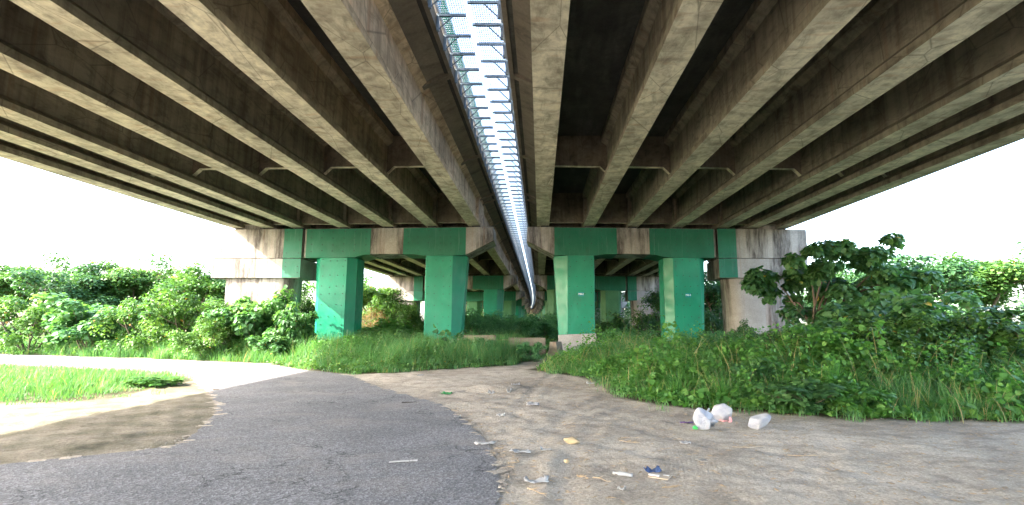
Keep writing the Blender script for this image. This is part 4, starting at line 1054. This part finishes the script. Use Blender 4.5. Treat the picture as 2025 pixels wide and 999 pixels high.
def stick(px, py, wpx, ang, label, mat='straw', r=.006, nbr=2, seed=0, cat='dry stalk', name='dry_stalk', group=None):
    X, Y = G(px, py); L = wpx * Y / 1000; R = np.random.default_rng(seed + 500); m = MB()
    pts = [(-L / 2 + L * k / 6, R.normal(0, L * .02), .015 + abs(R.normal(0, .006))) for k in range(7)]; m.tube(pts, [r * (1 - .09 * k) for k in range(7)], 5)
    for q in range(nbr):
        p = pts[R.integers(1, 5)]; a = R.uniform(-1.2, 1.2); l2 = L * R.uniform(.15, .35); m.tube([p, (p[0] + l2 * math.cos(a), p[1] + l2 * math.sin(a), p[2] + .02)], [r * .7, r * .3], 4)
    o = m.build(name, M[mat]); o.location = (X, Y, .01); o.rotation_euler.z = ang; tag(o, label, cat, group); return o
gk = 'dry stalks on the dirt'
stick(1062, 978, 60, -.95, 'long dry stalk at the bottom centre of the dirt', seed=1, nbr=3, group=gk)
stick(1190, 953, 42, -.75, 'straight dry stalk left of the crushed bottle', seed=2, nbr=1, group=gk)
stick(1152, 948, 24, -.6, 'short forked bundle of dry stalk beside the straight one', seed=3, nbr=6, r=.009, group=gk)
stick(1165, 912, 34, .9, 'thin dry stalk in the middle of the dirt', seed=4, nbr=4, r=.004, group=gk)
stick(1245, 878, 40, -.5, 'brown branched stalk right of the tan lump', seed=5, nbr=6, group=gk)
stick(1330, 968, 40, .15, 'dry stalk right of the cardboard piece', seed=6, nbr=5, group=gk)
stick(1250, 870, 44, .1, 'thin flat stalk above the brown branched one', seed=7, nbr=3, r=.004, group=gk)
stick(1480, 888, 60, .05, 'long thin dry stalk below the right bag', seed=8, nbr=4, r=.005, group=gk)
stick(1590, 905, 60, -.1, 'long thin dry stalk at the right side of the dirt', seed=9, nbr=4, r=.005, group=gk)
stick(1235, 870, 26, .2, 'short dark root on the dirt above the stalks', seed=10, nbr=2, r=.006, mat='bark', group=gk)
stick(810, 798, 30, .03, 'thin dark stick lying across the asphalt', mat='dark', r=.012, nbr=0, seed=11, cat='stick', name='dark_stick')
stick(427, 772, 12, .0, 'small reddish twig at the shadow edge on the road', mat='bark', r=.02, nbr=0, seed=12, cat='stick', name='small_twig')
stick(980, 705, 60, .1, 'bent dry branch over the grass before the low brown block', r=.02, nbr=5, seed=13, cat='dead branch', name='dead_branch').location.z = .9
# crushed bottle
X, Y = G(1232, 943); root = empty('crushed_bottle', (X, Y, .035), -.35)
m = MB(); m.tube([(-.10, 0, 0), (-.07, .0, 0), (-.05, 0, 0), (.02, .01, -.005), (.09, -.005, -.008), (.12, 0, -.01)], [.012, .013, .028, .026, .022, .024], 9); m.build('bottle_body', M['galv'], root, smooth=True)
m = MB(); m.tube([(-.125, 0, 0), (-.103, 0, 0)], [.017, .017], 10); m.build('cap', M['paperw'], root)
tag(root, 'crushed clear bottle with white cap lying on the dirt', 'bottle')

# loose small stones, gravel and straw over the dirt
def ground_bits(n, xr, yr, size, R, elong=1.0, dens=None, flat=.6):
    P = np.stack([R.uniform(*xr, n), R.uniform(*yr, n)], 1)
    ok = ~pip(P, road) & ~pip(P, GL) & ~pip(P, GR); P = P[ok]
    if dens is not None: P = P[R.random(len(P)) < dens(P)]
    n = len(P); oc = np.array([(1, 0, 0), (0, 1, 0), (-1, 0, 0), (0, -1, 0), (0, 0, 1)], float)
    s_ = np.minimum(size * R.lognormal(0, .5, n), size * 2.0); a = R.uniform(0, 6.28, n); V = np.zeros((n, 5, 3))
    for k in range(5):
        lx = oc[k, 0] * elong; ly = oc[k, 1]
        V[:, k, 0] = P[:, 0] + s_ * (lx * np.cos(a) - ly * np.sin(a)) * R.uniform(.7, 1.2, n); V[:, k, 1] = P[:, 1] + s_ * (lx * np.sin(a) + ly * np.cos(a)) * R.uniform(.7, 1.2, n)
        V[:, k, 2] = oc[k, 2] * s_ * flat + gz(P[:, 0], P[:, 1]) * .9 + .008
    b = np.arange(n)[:, None] * 5
    F = np.concatenate([b + np.array(t) for t in ((0, 1, 4), (1, 2, 4), (2, 3, 4), (3, 0, 4))], 0)
    return V.reshape(-1, 3), F
R = np.random.default_rng(9)
V, F = ground_bits(9000, (-4, 9), (5.5, 20), .010, R, 1.2)
o = mesh_np('gravel', V, F, M['stone'], nv=3); tag(o, 'small grey stones scattered over the trodden dirt', 'gravel', kind='stuff')
dn = lambda P: np.exp(-pdist(P, road) / .35) * 1.0
V, F = ground_bits(16000, (-6, 1.2), (5, 17), .012, R, 1.2, dens=dn)
o = mesh_np('gravel', V, F, M['stone'], nv=3); tag(o, 'loose grey gravel along the broken asphalt edge', 'gravel', kind='stuff')
V, F = ground_bits(7000, (-2, 9), (5.5, 17), .0045, R, 9, flat=1.5)
o = mesh_np('straw', V, F, M['straw'], nv=3); tag(o, 'bits of dry straw scattered over the trodden dirt', 'straw', kind='stuff')
print('done')
